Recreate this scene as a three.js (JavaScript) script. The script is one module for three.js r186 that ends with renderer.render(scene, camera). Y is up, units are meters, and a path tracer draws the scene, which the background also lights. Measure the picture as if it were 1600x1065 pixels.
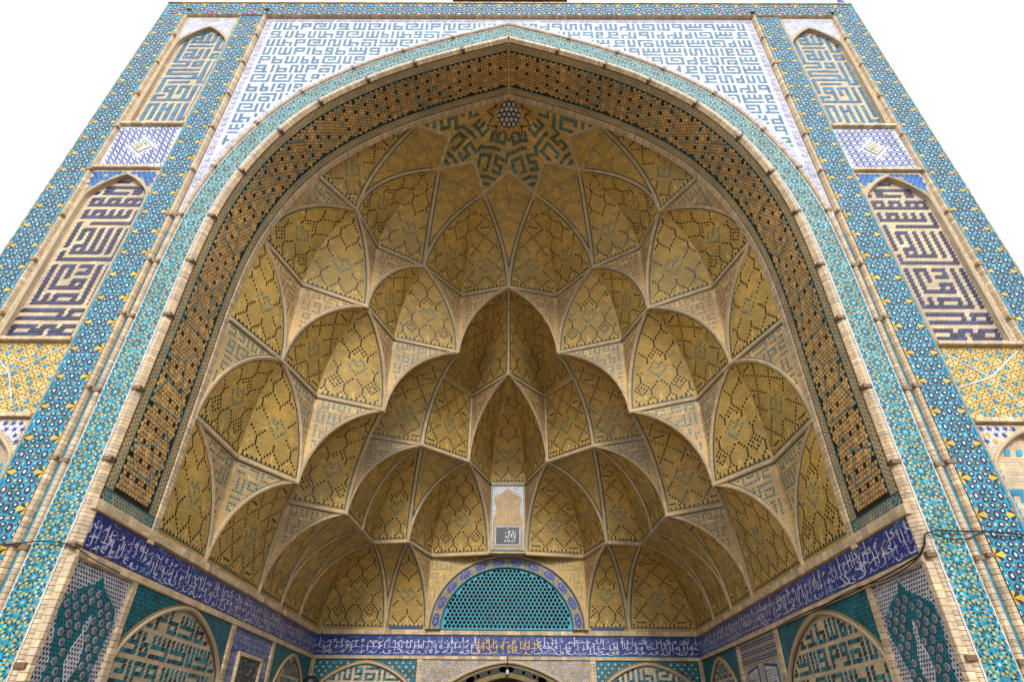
import * as THREE from 'three';
import { mergeGeometries } from 'three/addons/utils/BufferGeometryUtils.js';

// ---------------------------------------------------------------- camera, sky, sun, exposure
const scene = new THREE.Scene();
const camera = new THREE.PerspectiveCamera(60.02, 1024 / 681, 0.1, 2000);
camera.position.set(0.1974, 1.6, 0);
camera.rotation.set(0.6003, 0.0059, 0.0083, 'YXZ');

const V3 = (x, y, z) => new THREE.Vector3(x, y, z);
function makeRng(seed) { let s = seed >>> 0; return () => { s = (s + 0x6D2B79F5) >>> 0; let t = s; t = Math.imul(t ^ (t >>> 15), t | 1); t ^= t + Math.imul(t ^ (t >>> 7), t | 61); return ((t ^ (t >>> 14)) >>> 0) / 4294967296; }; }
function hash2(i, j, k = 0) { let h = Math.imul(i, 374761393) ^ Math.imul(j, 668265263) ^ Math.imul(k + 11, 2246822519); h = Math.imul(h ^ (h >>> 13), 1274126177); return ((h ^ (h >>> 16)) >>> 0) / 4294967296; }
function vnoise(x, y, period, k = 0) {           // smooth value noise that repeats every `period` cells
  const i = Math.floor(x), j = Math.floor(y), fx = x - i, fy = y - j, sx = fx * fx * (3 - 2 * fx), sy = fy * fy * (3 - 2 * fy);
  const m = (a) => ((a % period) + period) % period, h = (a, b) => hash2(m(a), m(b), k);
  return (h(i, j) * (1 - sx) + h(i + 1, j) * sx) * (1 - sy) + (h(i, j + 1) * (1 - sx) + h(i + 1, j + 1) * sx) * sy;
}

// bright overcast sky: thin white cloud with a little blue showing through
{
  const W = 512, H = 256, d = new Float32Array(W * H * 4);
  for (let y = 0; y < H; y++) for (let x = 0; x < W; x++) {
    const el = (y + 0.5) / H - 0.5;               // -0.5 ground .. 0.5 zenith
    let n = 0, a = 0.5, f = 8;
    for (let o = 0; o < 5; o++) { n += a * vnoise(x / W * f, (y / H) * f * 0.5, f, o); a *= 0.55; f *= 2; }
    n = Math.min(1, Math.max(0, (n - 0.26) * 2.6));
    const up = el > -0.01, i = (y * W + x) * 4;
    const c = up ? [0.56 + 0.54 * n, 0.78 + 0.34 * n, 0.96 + 0.16 * n] : [0.30, 0.28, 0.25];
    d[i] = c[0]; d[i + 1] = c[1]; d[i + 2] = c[2]; d[i + 3] = 1;
  }
  const t = new THREE.DataTexture(d, W, H, THREE.RGBAFormat, THREE.FloatType);
  t.mapping = THREE.EquirectangularReflectionMapping; t.magFilter = THREE.LinearFilter; t.minFilter = THREE.LinearFilter; t.needsUpdate = true;
  scene.background = t; scene.environment = t;
}
const sun = new THREE.DirectionalLight(new THREE.Color(1, 0.96, 0.9), 1.5);
sun.position.set(2, 26, 18); sun.target.position.set(0, 8, -10);
sun.castShadow = true; sun.shadow.radius = 30; sun.shadow.mapSize.set(2048, 2048);
Object.assign(sun.shadow.camera, { left: -25, right: 25, top: 25, bottom: -25, near: 1, far: 90 });
scene.add(sun, sun.target);

const renderer = new THREE.WebGLRenderer({ antialias: true });
renderer.toneMapping = THREE.LinearToneMapping;
renderer.toneMappingExposure = 1.9;
renderer.shadowMap.enabled = true;

// ---------------------------------------------------------------- helpers: naming, colours, builders
const used = {};
function numbered(name) { const n = used[name] = (used[name] || 0) + 1; return n === 1 ? name : name + '_' + String(n - 1).padStart(3, '0'); }
function thing(name, label, category, group) { const o = new THREE.Group(); o.name = numbered(name); o.userData = { label, category }; if (group) o.userData.group = group; scene.add(o); return o; }
function sub(name, parent) { const o = new THREE.Group(); o.name = name; parent.add(o); return o; }
function addMesh(name, g, m, parent, stuff) {
  const o = new THREE.Mesh(g, m); o.name = name; o.castShadow = o.receiveShadow = true; if (stuff) o.userData.kind = 'stuff';
  parent.add(o); return o;
}
const lin = (hex) => { const c = new THREE.Color(hex); return [c.r, c.g, c.b]; };
const COL = {
  turq: lin('#0a93bc'), turq2: lin('#14a2be'), teal: lin('#087c8e'), cyan: lin('#3fb2d0'), navy: lin('#14143a'), ink: lin('#15131c'), white: lin('#e4e4ea'), cream: lin('#e9d7a6'),
  yellow: lin('#ecbb26'), gold: lin('#c9a03a'), cobalt: lin('#2a4cb0'), royal: lin('#24308c'), lav: lin('#a9a6d6'), brick: lin('#d3b48b'), black: lin('#1d1512'), kblue: lin('#3d7aa4'), knavy: lin('#262a55'), kteal: lin('#2f7ba0'), dteal: lin('#0d4a58'), sky: lin('#18a6d2'),
};

class MB {                                          // collects triangles with uv (metres) and vertex colours
  constructor() { this.p = []; this.uv = []; this.c = []; }
  tri(a, b, c, col, ua, ub, uc) { for (const q of [a, b, c]) this.p.push(q.x, q.y, q.z); for (const q of [ua, ub, uc]) this.uv.push(q[0], q[1]); for (let i = 0; i < 3; i++) this.c.push(col[0], col[1], col[2]); }
  quad(a, b, c, d, col, w = 1, h = 1) { this.tri(a, b, c, col, [0, 0], [w, 0], [w, h]); this.tri(a, c, d, col, [0, 0], [w, h], [0, h]); }
  get empty() { return this.p.length === 0; }
  geo() {
    const g = new THREE.BufferGeometry();
    g.setAttribute('position', new THREE.Float32BufferAttribute(this.p, 3)); g.setAttribute('uv', new THREE.Float32BufferAttribute(this.uv, 2)); g.setAttribute('color', new THREE.Float32BufferAttribute(this.c, 3));
    g.computeVertexNormals(); return g;
  }
  build(name, m, parent, stuff) { return this.empty ? null : addMesh(name, this.geo(), m, parent, stuff); }
}
const vary = (c, r, amt = 0.12) => { const k = 1 + (r - 0.5) * 2 * amt; return [c[0] * k, c[1] * k, c[2] * k]; };
// one tile or brick: a flat polygon in (u, v) raised from d0 to d1, with its own side faces
function piece(mb, M, poly, d0, d1, col, sides = true) {
  const n = poly.length; let cu = 0, cv = 0; for (const q of poly) { cu += q[0]; cv += q[1]; } cu /= n; cv /= n;
  const top = poly.map((q) => M(q[0], q[1], d1)), ctr = M(cu, cv, d1), up = M(cu, cv, d1 + 0.01).sub(ctr);
  const flip = top[0].clone().sub(ctr).cross(top[1].clone().sub(ctr)).dot(up) < 0;
  const bot = sides ? poly.map((q) => M(q[0], q[1], d0)) : null;
  const put = (a, b, c, ua, ub, uc) => (flip ? mb.tri(a, c, b, col, ua, uc, ub) : mb.tri(a, b, c, col, ua, ub, uc));
  if (n === 3) put(top[0], top[1], top[2], poly[0], poly[1], poly[2]);
  else if (n === 4) { put(top[0], top[1], top[2], poly[0], poly[1], poly[2]); put(top[0], top[2], top[3], poly[0], poly[2], poly[3]); }
  else for (let i = 0; i < n; i++) put(ctr, top[i], top[(i + 1) % n], [cu, cv], poly[i], poly[(i + 1) % n]);
  if (sides) for (let i = 0; i < n; i++) { const j = (i + 1) % n; put(bot[i], bot[j], top[j], poly[i], poly[j], poly[j]); put(bot[i], top[j], top[i], poly[i], poly[j], poly[i]); }
}
const ngon = (u, v, r, n, rot = 0, k = 1) => Array.from({ length: n }, (_, i) => { const a = rot + i / n * 2 * Math.PI; return [u + Math.cos(a) * r, v + Math.sin(a) * r * k]; });
const starGon = (u, v, r, r2, n, rot = 0) => Array.from({ length: 2 * n }, (_, i) => { const a = rot + i / n * Math.PI, q = i % 2 ? r2 : r; return [u + Math.cos(a) * q, v + Math.sin(a) * q]; });
const rectP = (u0, v0, u1, v1) => [[u0, v0], [u1, v0], [u1, v1], [u0, v1]];
// lists of pieces: the nearest `single` ones become meshes of their own, the rest one joined part
function layPieces(parent, name, list, M, mat, single = 0) {
  for (const e of list) { const q = e.parts ? e.parts[0] : e; const c = M(q.poly[0][0], q.poly[0][1], 0); e.dist = c.distanceTo(camera.position); }
  if (single) list.sort((a, b) => a.dist - b.dist);
  const rest = new MB();
  list.forEach((e, i) => {
    const mb = i < single ? new MB() : rest;
    for (const q of e.parts || [e]) piece(mb, M, q.poly, q.d0 || 0, q.d1 ?? 0.006, q.col, q.sides ?? true);
    if (i < single) mb.build(name, mat, parent);
  });
  rest.build(name + (single ? '_field' : ''), mat, parent, true);
}
const planeMap = (o, eu, ev) => { const n = eu.clone().cross(ev); return (u, v, d = 0) => V3(o.x + eu.x * u + ev.x * v + n.x * d, o.y + eu.y * u + ev.y * v + n.y * d, o.z + eu.z * u + ev.z * v + n.z * d); };
function boxMB(mb, M, u0, u1, v0, v1, d0, d1, col) { piece(mb, M, rectP(u0, v0, u1, v1), d0, d1, col); }
function inPoly(x, y, p) { let c = false; for (let i = 0, j = p.length - 1; i < p.length; j = i++) if ((p[i][1] > y) !== (p[j][1] > y) && x < (p[j][0] - p[i][0]) * (y - p[i][1]) / (p[j][1] - p[i][1]) + p[i][0]) c = !c; return c; }
function edgeDist(x, y, p) { let m = 1e9; for (let i = 0, j = p.length - 1; i < p.length; j = i++) { const ax = p[j][0], ay = p[j][1], bx = p[i][0] - ax, by = p[i][1] - ay, t = Math.min(1, Math.max(0, ((x - ax) * bx + (y - ay) * by) / (bx * bx + by * by))); m = Math.min(m, Math.hypot(x - ax - bx * t, y - ay - by * t)); } return m; }

// ---------------------------------------------------------------- materials
function texture(w, h, f, srgb) {
  const d = new Uint8Array(w * h * 4);
  for (let y = 0; y < h; y++) for (let x = 0; x < w; x++) { const c = f(x, y), i = (y * w + x) * 4; d[i] = c[0]; d[i + 1] = c[1]; d[i + 2] = c[2]; d[i + 3] = 255; }
  const t = new THREE.DataTexture(d, w, h); t.wrapS = t.wrapT = THREE.RepeatWrapping; t.magFilter = THREE.LinearFilter; t.minFilter = THREE.LinearMipmapLinearFilter; t.generateMipmaps = true; if (srgb) t.colorSpace = THREE.SRGBColorSpace; t.needsUpdate = true; return t;
}
// fine brick courses, 4 m square: bricks 0.20 x 0.05 m, each with a tone of its own, coarse stains and pale flecks
const N = 2048, ROWS = 80, PERROW = 20;
function brickInfo(x, y) {
  const r = Math.floor(y / N * ROWS), fy = y / N * ROWS - r, sx = x / N * PERROW + (r % 2) * 0.5 + hash2(r, 7) * 0.2, q = Math.floor(sx), fx = sx - q;
  const joint = fy < 0.13 || fx < 0.035;
  return { joint, tone: hash2(r, ((q % PERROW) + PERROW) % PERROW, 3) };
}
const brickMap = texture(N, N, (x, y) => {
  const b = brickInfo(x, y), c1 = vnoise(x / N * 6, y / N * 6, 6, 21), c2 = vnoise(x / N * 28, y / N * 28, 28, 22), c3 = vnoise(x / N * 130, y / N * 130, 130, 23), g = hash2(x, y, 5);
  let k = 0.86 + 0.09 * (b.tone - 0.5) + 0.10 * (c1 - 0.5) + 0.09 * (c2 - 0.5) + 0.07 * (c3 - 0.5) + 0.06 * (g - 0.5);
  if (b.joint) k *= 0.91;
  const fleck = c2 > 0.80 && c3 > 0.62 ? 0.12 : 0, warm = (b.tone - 0.5) * 0.05 + (c1 - 0.5) * 0.06;
  const f = (q) => Math.max(0, Math.min(255, 255 * q));
  return [f(k + fleck + warm * 0.3), f(k + fleck), f(k * (1 - warm) + fleck * 1.3)];
}, true);
const brickBump = texture(1024, 1024, (x, y) => { const b = brickInfo(x * 2, y * 2), v = (b.joint ? 70 : 170 + 50 * b.tone) + 30 * (hash2(x, y, 9) - 0.5) + 20 * vnoise(x / 1024 * 60, y / 1024 * 60, 60, 2); return [v, v, v]; });
const glazeMap = texture(1024, 1024, (x, y) => { const k = 0.87 + 0.16 * (vnoise(x / 1024 * 9, y / 1024 * 9, 9, 31) - 0.5) + 0.16 * (vnoise(x / 1024 * 60, y / 1024 * 60, 60, 32) - 0.5) + 0.10 * (hash2(x, y, 33) - 0.5), v = 255 * Math.min(1, k); return [v, v, v]; }, true);
const rep = (t, r) => { const c = t.clone(); c.repeat.set(r, r); c.needsUpdate = true; return c; };
const bMap = rep(brickMap, 0.25), bBump = rep(brickBump, 0.25), gMap = rep(glazeMap, 1.0);
const matVault = new THREE.MeshStandardMaterial({ map: bMap, bumpMap: bBump, bumpScale: 0.006, roughness: 0.52, color: new THREE.Color('#deb766'), vertexColors: true, side: THREE.DoubleSide });
const matFacet = new THREE.MeshStandardMaterial({ map: bMap, bumpMap: bBump, bumpScale: 0.006, roughness: 0.66, color: new THREE.Color('#e1be88'), vertexColors: true, side: THREE.DoubleSide });
const matSoffit = matFacet.clone(); matSoffit.color = new THREE.Color('#e8bb7a');
const matRib = new THREE.MeshStandardMaterial({ map: bMap, bumpMap: bBump, bumpScale: 0.004, roughness: 0.75, color: new THREE.Color('#e2c59c'), vertexColors: true, side: THREE.DoubleSide });
const matBrick = new THREE.MeshStandardMaterial({ map: bMap, bumpMap: bBump, bumpScale: 0.006, roughness: 0.85, color: new THREE.Color('#e6cdac'), vertexColors: true, side: THREE.DoubleSide });
const matGlaze = new THREE.MeshPhysicalMaterial({ map: gMap, roughness: 0.42, vertexColors: true, clearcoat: 0.1, clearcoatRoughness: 0.25, side: THREE.DoubleSide });
const matInlay = new THREE.MeshStandardMaterial({ roughness: 0.4, vertexColors: true, side: THREE.DoubleSide });
const matWood = new THREE.MeshStandardMaterial({ map: gMap, color: new THREE.Color('#5a3a22'), roughness: 0.8 });
const matBlack = new THREE.MeshStandardMaterial({ color: new THREE.Color('#101012'), roughness: 0.5 });
const ONE = [1, 1, 1];

// ---------------------------------------------------------------- ground
{
  const g = new THREE.PlaneGeometry(400, 400, 1, 1); g.rotateX(-Math.PI / 2);
  for (let i = 0; i < g.attributes.uv.count; i++) g.attributes.uv.setXY(i, g.attributes.uv.getX(i) * 400, g.attributes.uv.getY(i) * 400);
  g.setAttribute('color', new THREE.Float32BufferAttribute(new Array(12).fill(1), 3));
  const m = addMesh('courtyard_paving', g, new THREE.MeshStandardMaterial({ map: gMap, color: new THREE.Color('#8b8072'), roughness: 0.9 }), scene);
  m.userData = { kind: 'structure', label: 'pale stone paving of the courtyard in front of the portal', category: 'ground' };
}

// ---------------------------------------------------------------- the arch curve (half profile, metres) and its offsets
const ZF = -8, ZV = -9.65;                          // face of the portal, front of the vault
const archPts = [[5.62, 0], [5.62, 2.4], [5.62, 5], [5.63, 7.4], [5.63, 9.07], [5.55, 10.3], [5.30, 11.5], [4.88, 12.57], [4.22, 13.6], [2.95, 14.74], [1.48, 15.60], [0, 16.29]];
const archCurve = new THREE.CatmullRomCurve3(archPts.map((p) => V3(-p[0], p[1], 0)), false, 'centripetal');
const AN = 260, archS = archCurve.getSpacedPoints(AN), ALEN = archCurve.getLength();
function archAt(s) {                                // left half, s = length from the ground; beyond the top it runs on straight
  const f = Math.max(0, s / ALEN * AN), i = Math.min(AN - 1, Math.floor(f)), a = archS[i], b = archS[i + 1], t = f - i, dx = b.x - a.x, dy = b.y - a.y, l = Math.hypot(dx, dy);
  return { x: a.x + dx * t, y: a.y + dy * t, nx: -dy / l, ny: dx / l };        // n points out of the opening
}
function offsetHalf(d, y0 = 0) {                    // left half of the offset curve, from y0 to the axis
  const out = [];
  for (let i = 0; i <= AN + 40; i++) { const p = archAt(ALEN * i / AN), x = p.x + p.nx * d, y = p.y + p.ny * d; if (x > 0) { const q = out[out.length - 1]; const t = (0 - q[0]) / (x - q[0]); out.push([0, q[1] + (y - q[1]) * t]); break; } if (y >= y0) { if (!out.length) out.push([x, y0]); out.push([x, y]); } }
  return out;
}
const mirror = (a) => a.map((p) => [-p[0], p[1]]).reverse();
const fullArch = (d, y0 = 0) => { const h = offsetHalf(d, y0); return h.concat(mirror(h).slice(1)); };
function extrude(poly, holes, z0, z1) {
  const s = new THREE.Shape(poly.map((p) => new THREE.Vector2(p[0], p[1]))); for (const h of holes || []) s.holes.push(new THREE.Path(h.map((p) => new THREE.Vector2(p[0], p[1]))));
  const g = new THREE.ExtrudeGeometry(s, { depth: z1 - z0, bevelEnabled: false }); g.translate(0, 0, z0); return white(g);
}
function white(g, col = ONE) { const n = g.attributes.position.count, a = new Float32Array(n * 3); for (let i = 0; i < n; i++) a.set(col, i * 3); g.setAttribute('color', new THREE.BufferAttribute(a, 3)); return g; }
const ringShape = (d0, d1, y0) => fullArch(d1, y0).concat(fullArch(d0, y0).reverse());
const archMap = (side) => (u, v, d = 0) => { const p = archAt(u); return V3(side * -(p.x + p.nx * v), p.y + p.ny * v, ZF + d); };   // side -1 left, 1 right
const soffitMap = (side) => (u, v, d = 0) => { const p = archAt(u); return V3(side * -(p.x - p.nx * d), p.y - p.ny * d, ZF - v); };
const faceMap = planeMap(V3(0, 0, ZF), V3(1, 0, 0), V3(0, 1, 0));

const facade = thing('portal_facade', 'tall flat portal wall of blue mosaic tile bands, square script panels and white spandrels', 'portal');
{ // brick core, behind all the tile work
  const g = extrude([[-9.25, 0], [9.25, 0], [9.25, 18.1], [-9.25, 18.1]], [fullArch(0.02, 0.001).concat()], -9.62, ZF - 0.12);
  addMesh('brick_core', g, matBrick, facade);
}

// ---------------------------------------------------------------- tile patterns
const DF = 0.006;
// band of navy rings on turquoise with yellow fans at both edges; u across (0..w), v along
function ringBand(parent, M, w, v0, v1, phase, single, swap) {
  const P = 0.53, rng = makeRng(Math.round(w * 1000 + v0 * 77 + phase * 991)), K = swap ? (u, v, d) => M(v, u, d) : M, list = [], bg = [];
  const ring = (u, v, r, n, rot, kx = 1) => {
    const pale = rng() < 0.04 ? lin('#4a2a3a') : COL.navy;
    list.push({ parts: [{ poly: ngon(u, v, r * 1.07, n, rot, kx), d1: DF, col: lin('#8ccfe0') }, { poly: ngon(u, v, r, n, rot, kx), d1: DF + 0.004, col: vary(pale, rng(), 0.25) }, { poly: ngon(u, v, r * 0.4, n, rot, kx), d1: DF + 0.007, col: vary(COL.white, rng(), 0.07) }] });
  };
  const within = (v, r) => v - r > v0 && v + r < v1;
  const R = w * 0.084;
  for (let k = Math.floor(v0 / P) - 1; k * P < v1 + P; k++) {
    const b = (k + phase) * P, at = (u, v) => [u * w, b + v * P];
    const put = (u, v, n, rot, kx, r = R) => { const q = at(u, v); if (within(q[1], r * kx)) ring(q[0], q[1], r, n, rot, kx); };
    put(0.5, 0, 8, Math.PI / 8, 1.45, R * 1.02);
    for (const u of [0.32, 0.68]) for (const v of [-0.1, 0.1]) put(u, v, 5, v > 0 ? Math.PI / 2 : -Math.PI / 2, 1.02);
    for (const u of [0.2, 0.5, 0.8]) for (const v of [0.25, 0.75]) put(u, v, 5, v < 0.5 ? Math.PI / 2 : -Math.PI / 2, 1.02);
    for (const u of [0.39, 0.61]) for (const v of [0.405, 0.595]) put(u, v, 5, v < 0.5 ? -Math.PI / 2 : Math.PI / 2, 1.02);
    for (const u of [0.195, 0.805]) put(u, 0.5, 8, Math.PI / 8, 1.45, R * 1.02);
    // half rings cut by the border
    for (const e of [0, 1]) for (const v of [0.34, 0.66]) { const q = at(0, v), s = e ? -1 : 1, x = e ? w : 0; if (within(q[1], 0.05)) list.push({ parts: [{ poly: [[x, q[1] - 0.05], [x + s * 0.035, q[1] - 0.03], [x + s * 0.025, q[1]], [x + s * 0.035, q[1] + 0.03], [x, q[1] + 0.05]], d1: DF, col: COL.navy }, { poly: [[x, q[1] - 0.03], [x + s * 0.014, q[1] - 0.018], [x + s * 0.014, q[1] + 0.018], [x, q[1] + 0.03]], d1: DF + 0.004, col: COL.white }] }); }
    // yellow and navy fans at the edges
    for (const e of [0, 1]) { const q = at(0, 0), s = e ? -1 : 1, x = e ? w : 0; if (!within(q[1], 0.09)) continue;
      const t = (a, r) => [x + s * Math.cos(a) * r, q[1] + Math.sin(a) * r];
      const fan = [[-1.5, -0.9, 'yellow', 0.1], [-0.9, -0.35, 'navy', 0.125], [-0.35, 0.35, 'yellow', 0.15], [0.35, 0.9, 'navy', 0.125], [0.9, 1.5, 'yellow', 0.1]];
      list.push({ parts: fan.map(([a, c, col, r]) => ({ poly: [[x, q[1]], t(a, r * 0.82), t((a + c) / 2, r), t(c, r * 0.82)], d1: DF, col: vary(COL[col], rng(), 0.15) })) }); }
    // small yellow squares
    for (const [u, v] of [[0.355, 0.25], [0.645, 0.25], [0.355, 0.75], [0.645, 0.75], [0.5, 0.5], [0.06, 0.5], [0.94, 0.5]]) { const q = at(u, v), r = 0.02; if (within(q[1], 0.03)) bg.push({ poly: [[q[0] - r, q[1]], [q[0], q[1] - r], [q[0] + r, q[1]], [q[0], q[1] + r]], d1: DF, col: vary(rng() < 0.6 ? COL.yellow : COL.cream, rng(), 0.1) }); }
  }
  // turquoise ground laid in cut pieces of slightly different glaze, with pale joints between
  const cell = 0.057, ground = [];
  for (let j = 0, v = v0; v < v1 - 0.01; v += cell, j++) for (let i = 0, u = 0; u < w - 0.005; u += cell, i++) {
    const o = (a, c) => 0.022 * (hash2(i + a, j + c, Math.round(phase * 50)) - 0.5), X = (a) => Math.min(w, Math.max(0, u + a * cell)), Y = (c) => Math.min(v1, Math.max(v0, v + c * cell));
    const cx = (a, c) => [i + a === 0 || X(a) >= w ? X(a) : Math.min(w, X(a) + o(a, c)), Y(c) + (Y(c) > v0 && Y(c) < v1 ? o(c, a + 5) : 0)], g = 0.0018;
    const q = [cx(0, 0), cx(1, 0), cx(1, 1), cx(0, 1)]; if (q[1][0] - q[0][0] < 0.01 || q[2][1] - q[1][1] < 0.005) continue;
    const m = [(q[0][0] + q[2][0]) / 2, (q[0][1] + q[2][1]) / 2]; ground.push({ poly: q.map((z) => [z[0] + Math.sign(m[0] - z[0]) * g, z[1] + Math.sign(m[1] - z[1]) * g]), d1: 0.003, sides: false, col: vary(hash2(i, j, 3) < 0.1 ? COL.teal : hash2(i, j, 4) < 0.4 ? COL.turq : COL.sky, hash2(i, j, 8), 0.18) });
  }
  layPieces(parent, 'ground_tile', ground, K, matGlaze); layPieces(parent, 'yellow_tile', bg, K, matGlaze); layPieces(parent, 'ring_tile', list, K, matGlaze, single);
}
// twelve-pointed star band; u along, v across 0..w
function starBand(parent, M, w, u0, u1, keep, single) {
  const P = 0.304, list = [], stars = [], rng = makeRng(Math.round(u1 * 100 + 5)), R = w * 0.12;
  const lim = (poly) => poly.map((q) => [q[0], Math.min(w, Math.max(0, q[1]))]);
  const put = (poly, col, d = DF, amt = 0.15) => { const l = lim(poly); let cu = 0, cv = 0, a = 0; for (let i = 0; i < l.length; i++) { const j = (i + 1) % l.length; a += l[i][0] * l[j][1] - l[j][0] * l[i][1]; cu += l[i][0] / l.length; cv += l[i][1] / l.length; } if (Math.abs(a) < 1e-5 || !keep(cu, cv)) return; list.push({ poly: l, d1: d, col: vary(col, rng(), amt) }); };
  for (let k = Math.floor(u0 / P); k * P < u1; k++) for (const [du, dv] of [[0, 0.5], [0.5, 0], [0.5, 1]]) {
    const u = (k + du) * P, v = dv * w; if (u < u0 + 0.02 || u > u1) continue;
    const pale = hash2(k, Math.round(dv * 2), 4);
    for (let i = 0; i < 10; i++) {
      const a = (i + 0.5) / 10 * 2 * Math.PI, ca = Math.cos(a), sa = Math.sin(a), dart = (r0, r1, hw) => [[u + ca * r0, v + sa * r0], [u + ca * (r0 + r1) / 2 - sa * hw, v + sa * (r0 + r1) / 2 + ca * hw], [u + ca * r1, v + sa * r1], [u + ca * (r0 + r1) / 2 + sa * hw, v + sa * (r0 + r1) / 2 - ca * hw]];
      put(dart(R * 0.75, R * 2.0, 0.0105), COL.ink);
      const b = i / 10 * 2 * Math.PI, cu = u + Math.cos(b) * R * 2.0, cv = v + Math.sin(b) * R * 2.0;
      put(ngon(cu, cv, 0.0185, 5, b), pale < 0.3 ? COL.cream : COL.yellow, DF, 0.12);
      const du2 = u + ca * R * 2.55, dv2 = v + sa * R * 2.55; put(starGon(du2, dv2, 0.017, 0.008, 4, a), i % 2 ? COL.ink : COL.yellow);
    }
    if (keep(u, v)) stars.push({ parts: [{ poly: lim(starGon(u, v, R * 1.02, R * 0.62, 10, 0)), d1: DF, col: vary(COL.sky, rng(), 0.2) }, { poly: lim(ngon(u, v, R * 0.36, 8)), d1: DF + 0.003, col: vary(pale < 0.5 ? COL.cream : COL.yellow, rng(), 0.1) }] });
  }
  const ground = [], c = 0.045;
  for (let j = 0, u = u0; u < u1; u += c, j++) for (let i = 0, v = 0; v < w - 0.004; v += c, i++) { const q = rectP(u + 0.001, v + 0.001, u + c - 0.001, Math.min(w, v + c - 0.001)); if (keep(u + c / 2, v + c / 2)) ground.push({ poly: q, d1: 0.003, sides: false, col: vary(hash2(i, j, 1) < 0.12 ? COL.cyan : hash2(i, j, 2) < 0.65 ? COL.turq2 : hash2(i, j, 5) < 0.6 ? COL.turq : COL.teal, hash2(i, j, 8), 0.2) }); }
  layPieces(parent, 'ground_tile', ground, M, matGlaze); layPieces(parent, 'petal_tile', list, M, matGlaze); layPieces(parent, 'star_tile', stars, M, matGlaze, single);
}
// ten-fold strapwork field: small pieces at the valleys and knots of five crossed wave trains
function girih(list, u0, u1, v0, v1, k, keep, low, high, thrL, thrH, ph = 0) {
  const ang = [0, 1, 2, 3, 4].map((i) => i * Math.PI / 5 + ph), st = 0.9 / k, f = (u, v) => ang.reduce((s, a, i) => s + Math.cos(k * (Math.cos(a) * u + Math.sin(a) * v) + i * 0.0), 0);
  const nu = Math.ceil((u1 - u0) / st), nv = Math.ceil((v1 - v0) / st), A = [];
  for (let i = 0; i <= nu; i++) { A.push([]); for (let j = 0; j <= nv; j++) A[i].push(f(u0 + i * st, v0 + j * st)); }
  for (let i = 1; i < nu; i++) for (let j = 1; j < nv; j++) {
    const c = A[i][j]; let mn = true, mx = true;
    for (let a = -1; a <= 1; a++) for (let b = -1; b <= 1; b++) if (a || b) { const q = A[i + a][j + b]; if (q <= c) mn = false; if (q >= c) mx = false; }
    if (!mn && !mx) continue;
    const px = (A[i + 1][j] - A[i - 1][j]) / (2 * (A[i + 1][j] - 2 * c + A[i - 1][j]) || 1), py = (A[i][j + 1] - A[i][j - 1]) / (2 * (A[i][j + 1] - 2 * c + A[i][j - 1]) || 1);
    const u = u0 + (i - Math.max(-0.5, Math.min(0.5, px))) * st, v = v0 + (j - Math.max(-0.5, Math.min(0.5, py))) * st;
    if (!keep(u, v)) continue;
    if (mn && c < thrL) low(list, u, v, c); else if (mx && c > thrH) high && high(list, u, v, c);
  }
}

// ---------------------------------------------------------------- mosaic bands on the face
const core = new MB();                               // joint mortar under the tile bands
for (const s of [-1, 1]) {
  for (const [a, b, y1, ph] of [[8.60, 9.19, 17.44, 0.3], [6.52, 7.07, 17.44, 0.0]]) {
    const g = sub('ring_tile_band', facade), mb = new MB(), x0 = s < 0 ? -b : a; boxMB(mb, faceMap, x0, x0 + b - a, 0, y1, -0.12, 0, lin('#5f95a8')); mb.build('mortar_bed', matBrick, g);
    ringBand(g, (u, v, d) => faceMap(x0 + u, v, d), b - a, 1.9, y1 - 0.005, ph, 240);
  }
}
{ const g = sub('ring_tile_band', facade), mb = new MB(); boxMB(mb, faceMap, -9.19, 9.19, 17.44, 18.09, -0.12, 0, lin('#5f95a8')); mb.build('mortar_bed', matBrick, g); ringBand(g, (u, v, d) => faceMap(u, 18.085 - v, d), 0.64, -9.18, 9.18, 0.5, 0, true); }
{ // band of stars that follows the arch
  const g = sub('star_tile_band', facade); addMesh('mortar_bed', extrude(ringShape(0.165, 0.595, 0), [], ZF - 0.12, ZF), matBrick, g);
  for (const s of [-1, 1]) { const M0 = archMap(s), M = (u, v, d) => M0(u, v + 0.18, d); starBand(g, M, 0.40, 1.9, ALEN + 0.3, (u, v) => s * M(u, v, 0).x > 0.012, 90); }
  addMesh('white_line', white(extrude(ringShape(0.148, 0.165, 0), [], ZF - 0.12, ZF + 0.008), COL.white), matGlaze, g); addMesh('white_line', white(extrude(ringShape(0.582, 0.595, 0), [], ZF - 0.1, ZF + 0.008), COL.white), matGlaze, g);
  addMesh('dark_line', white(extrude(ringShape(0.136, 0.148, 0), [], ZF - 0.12, ZF + 0.006), COL.navy), matGlaze, g);
}

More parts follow.
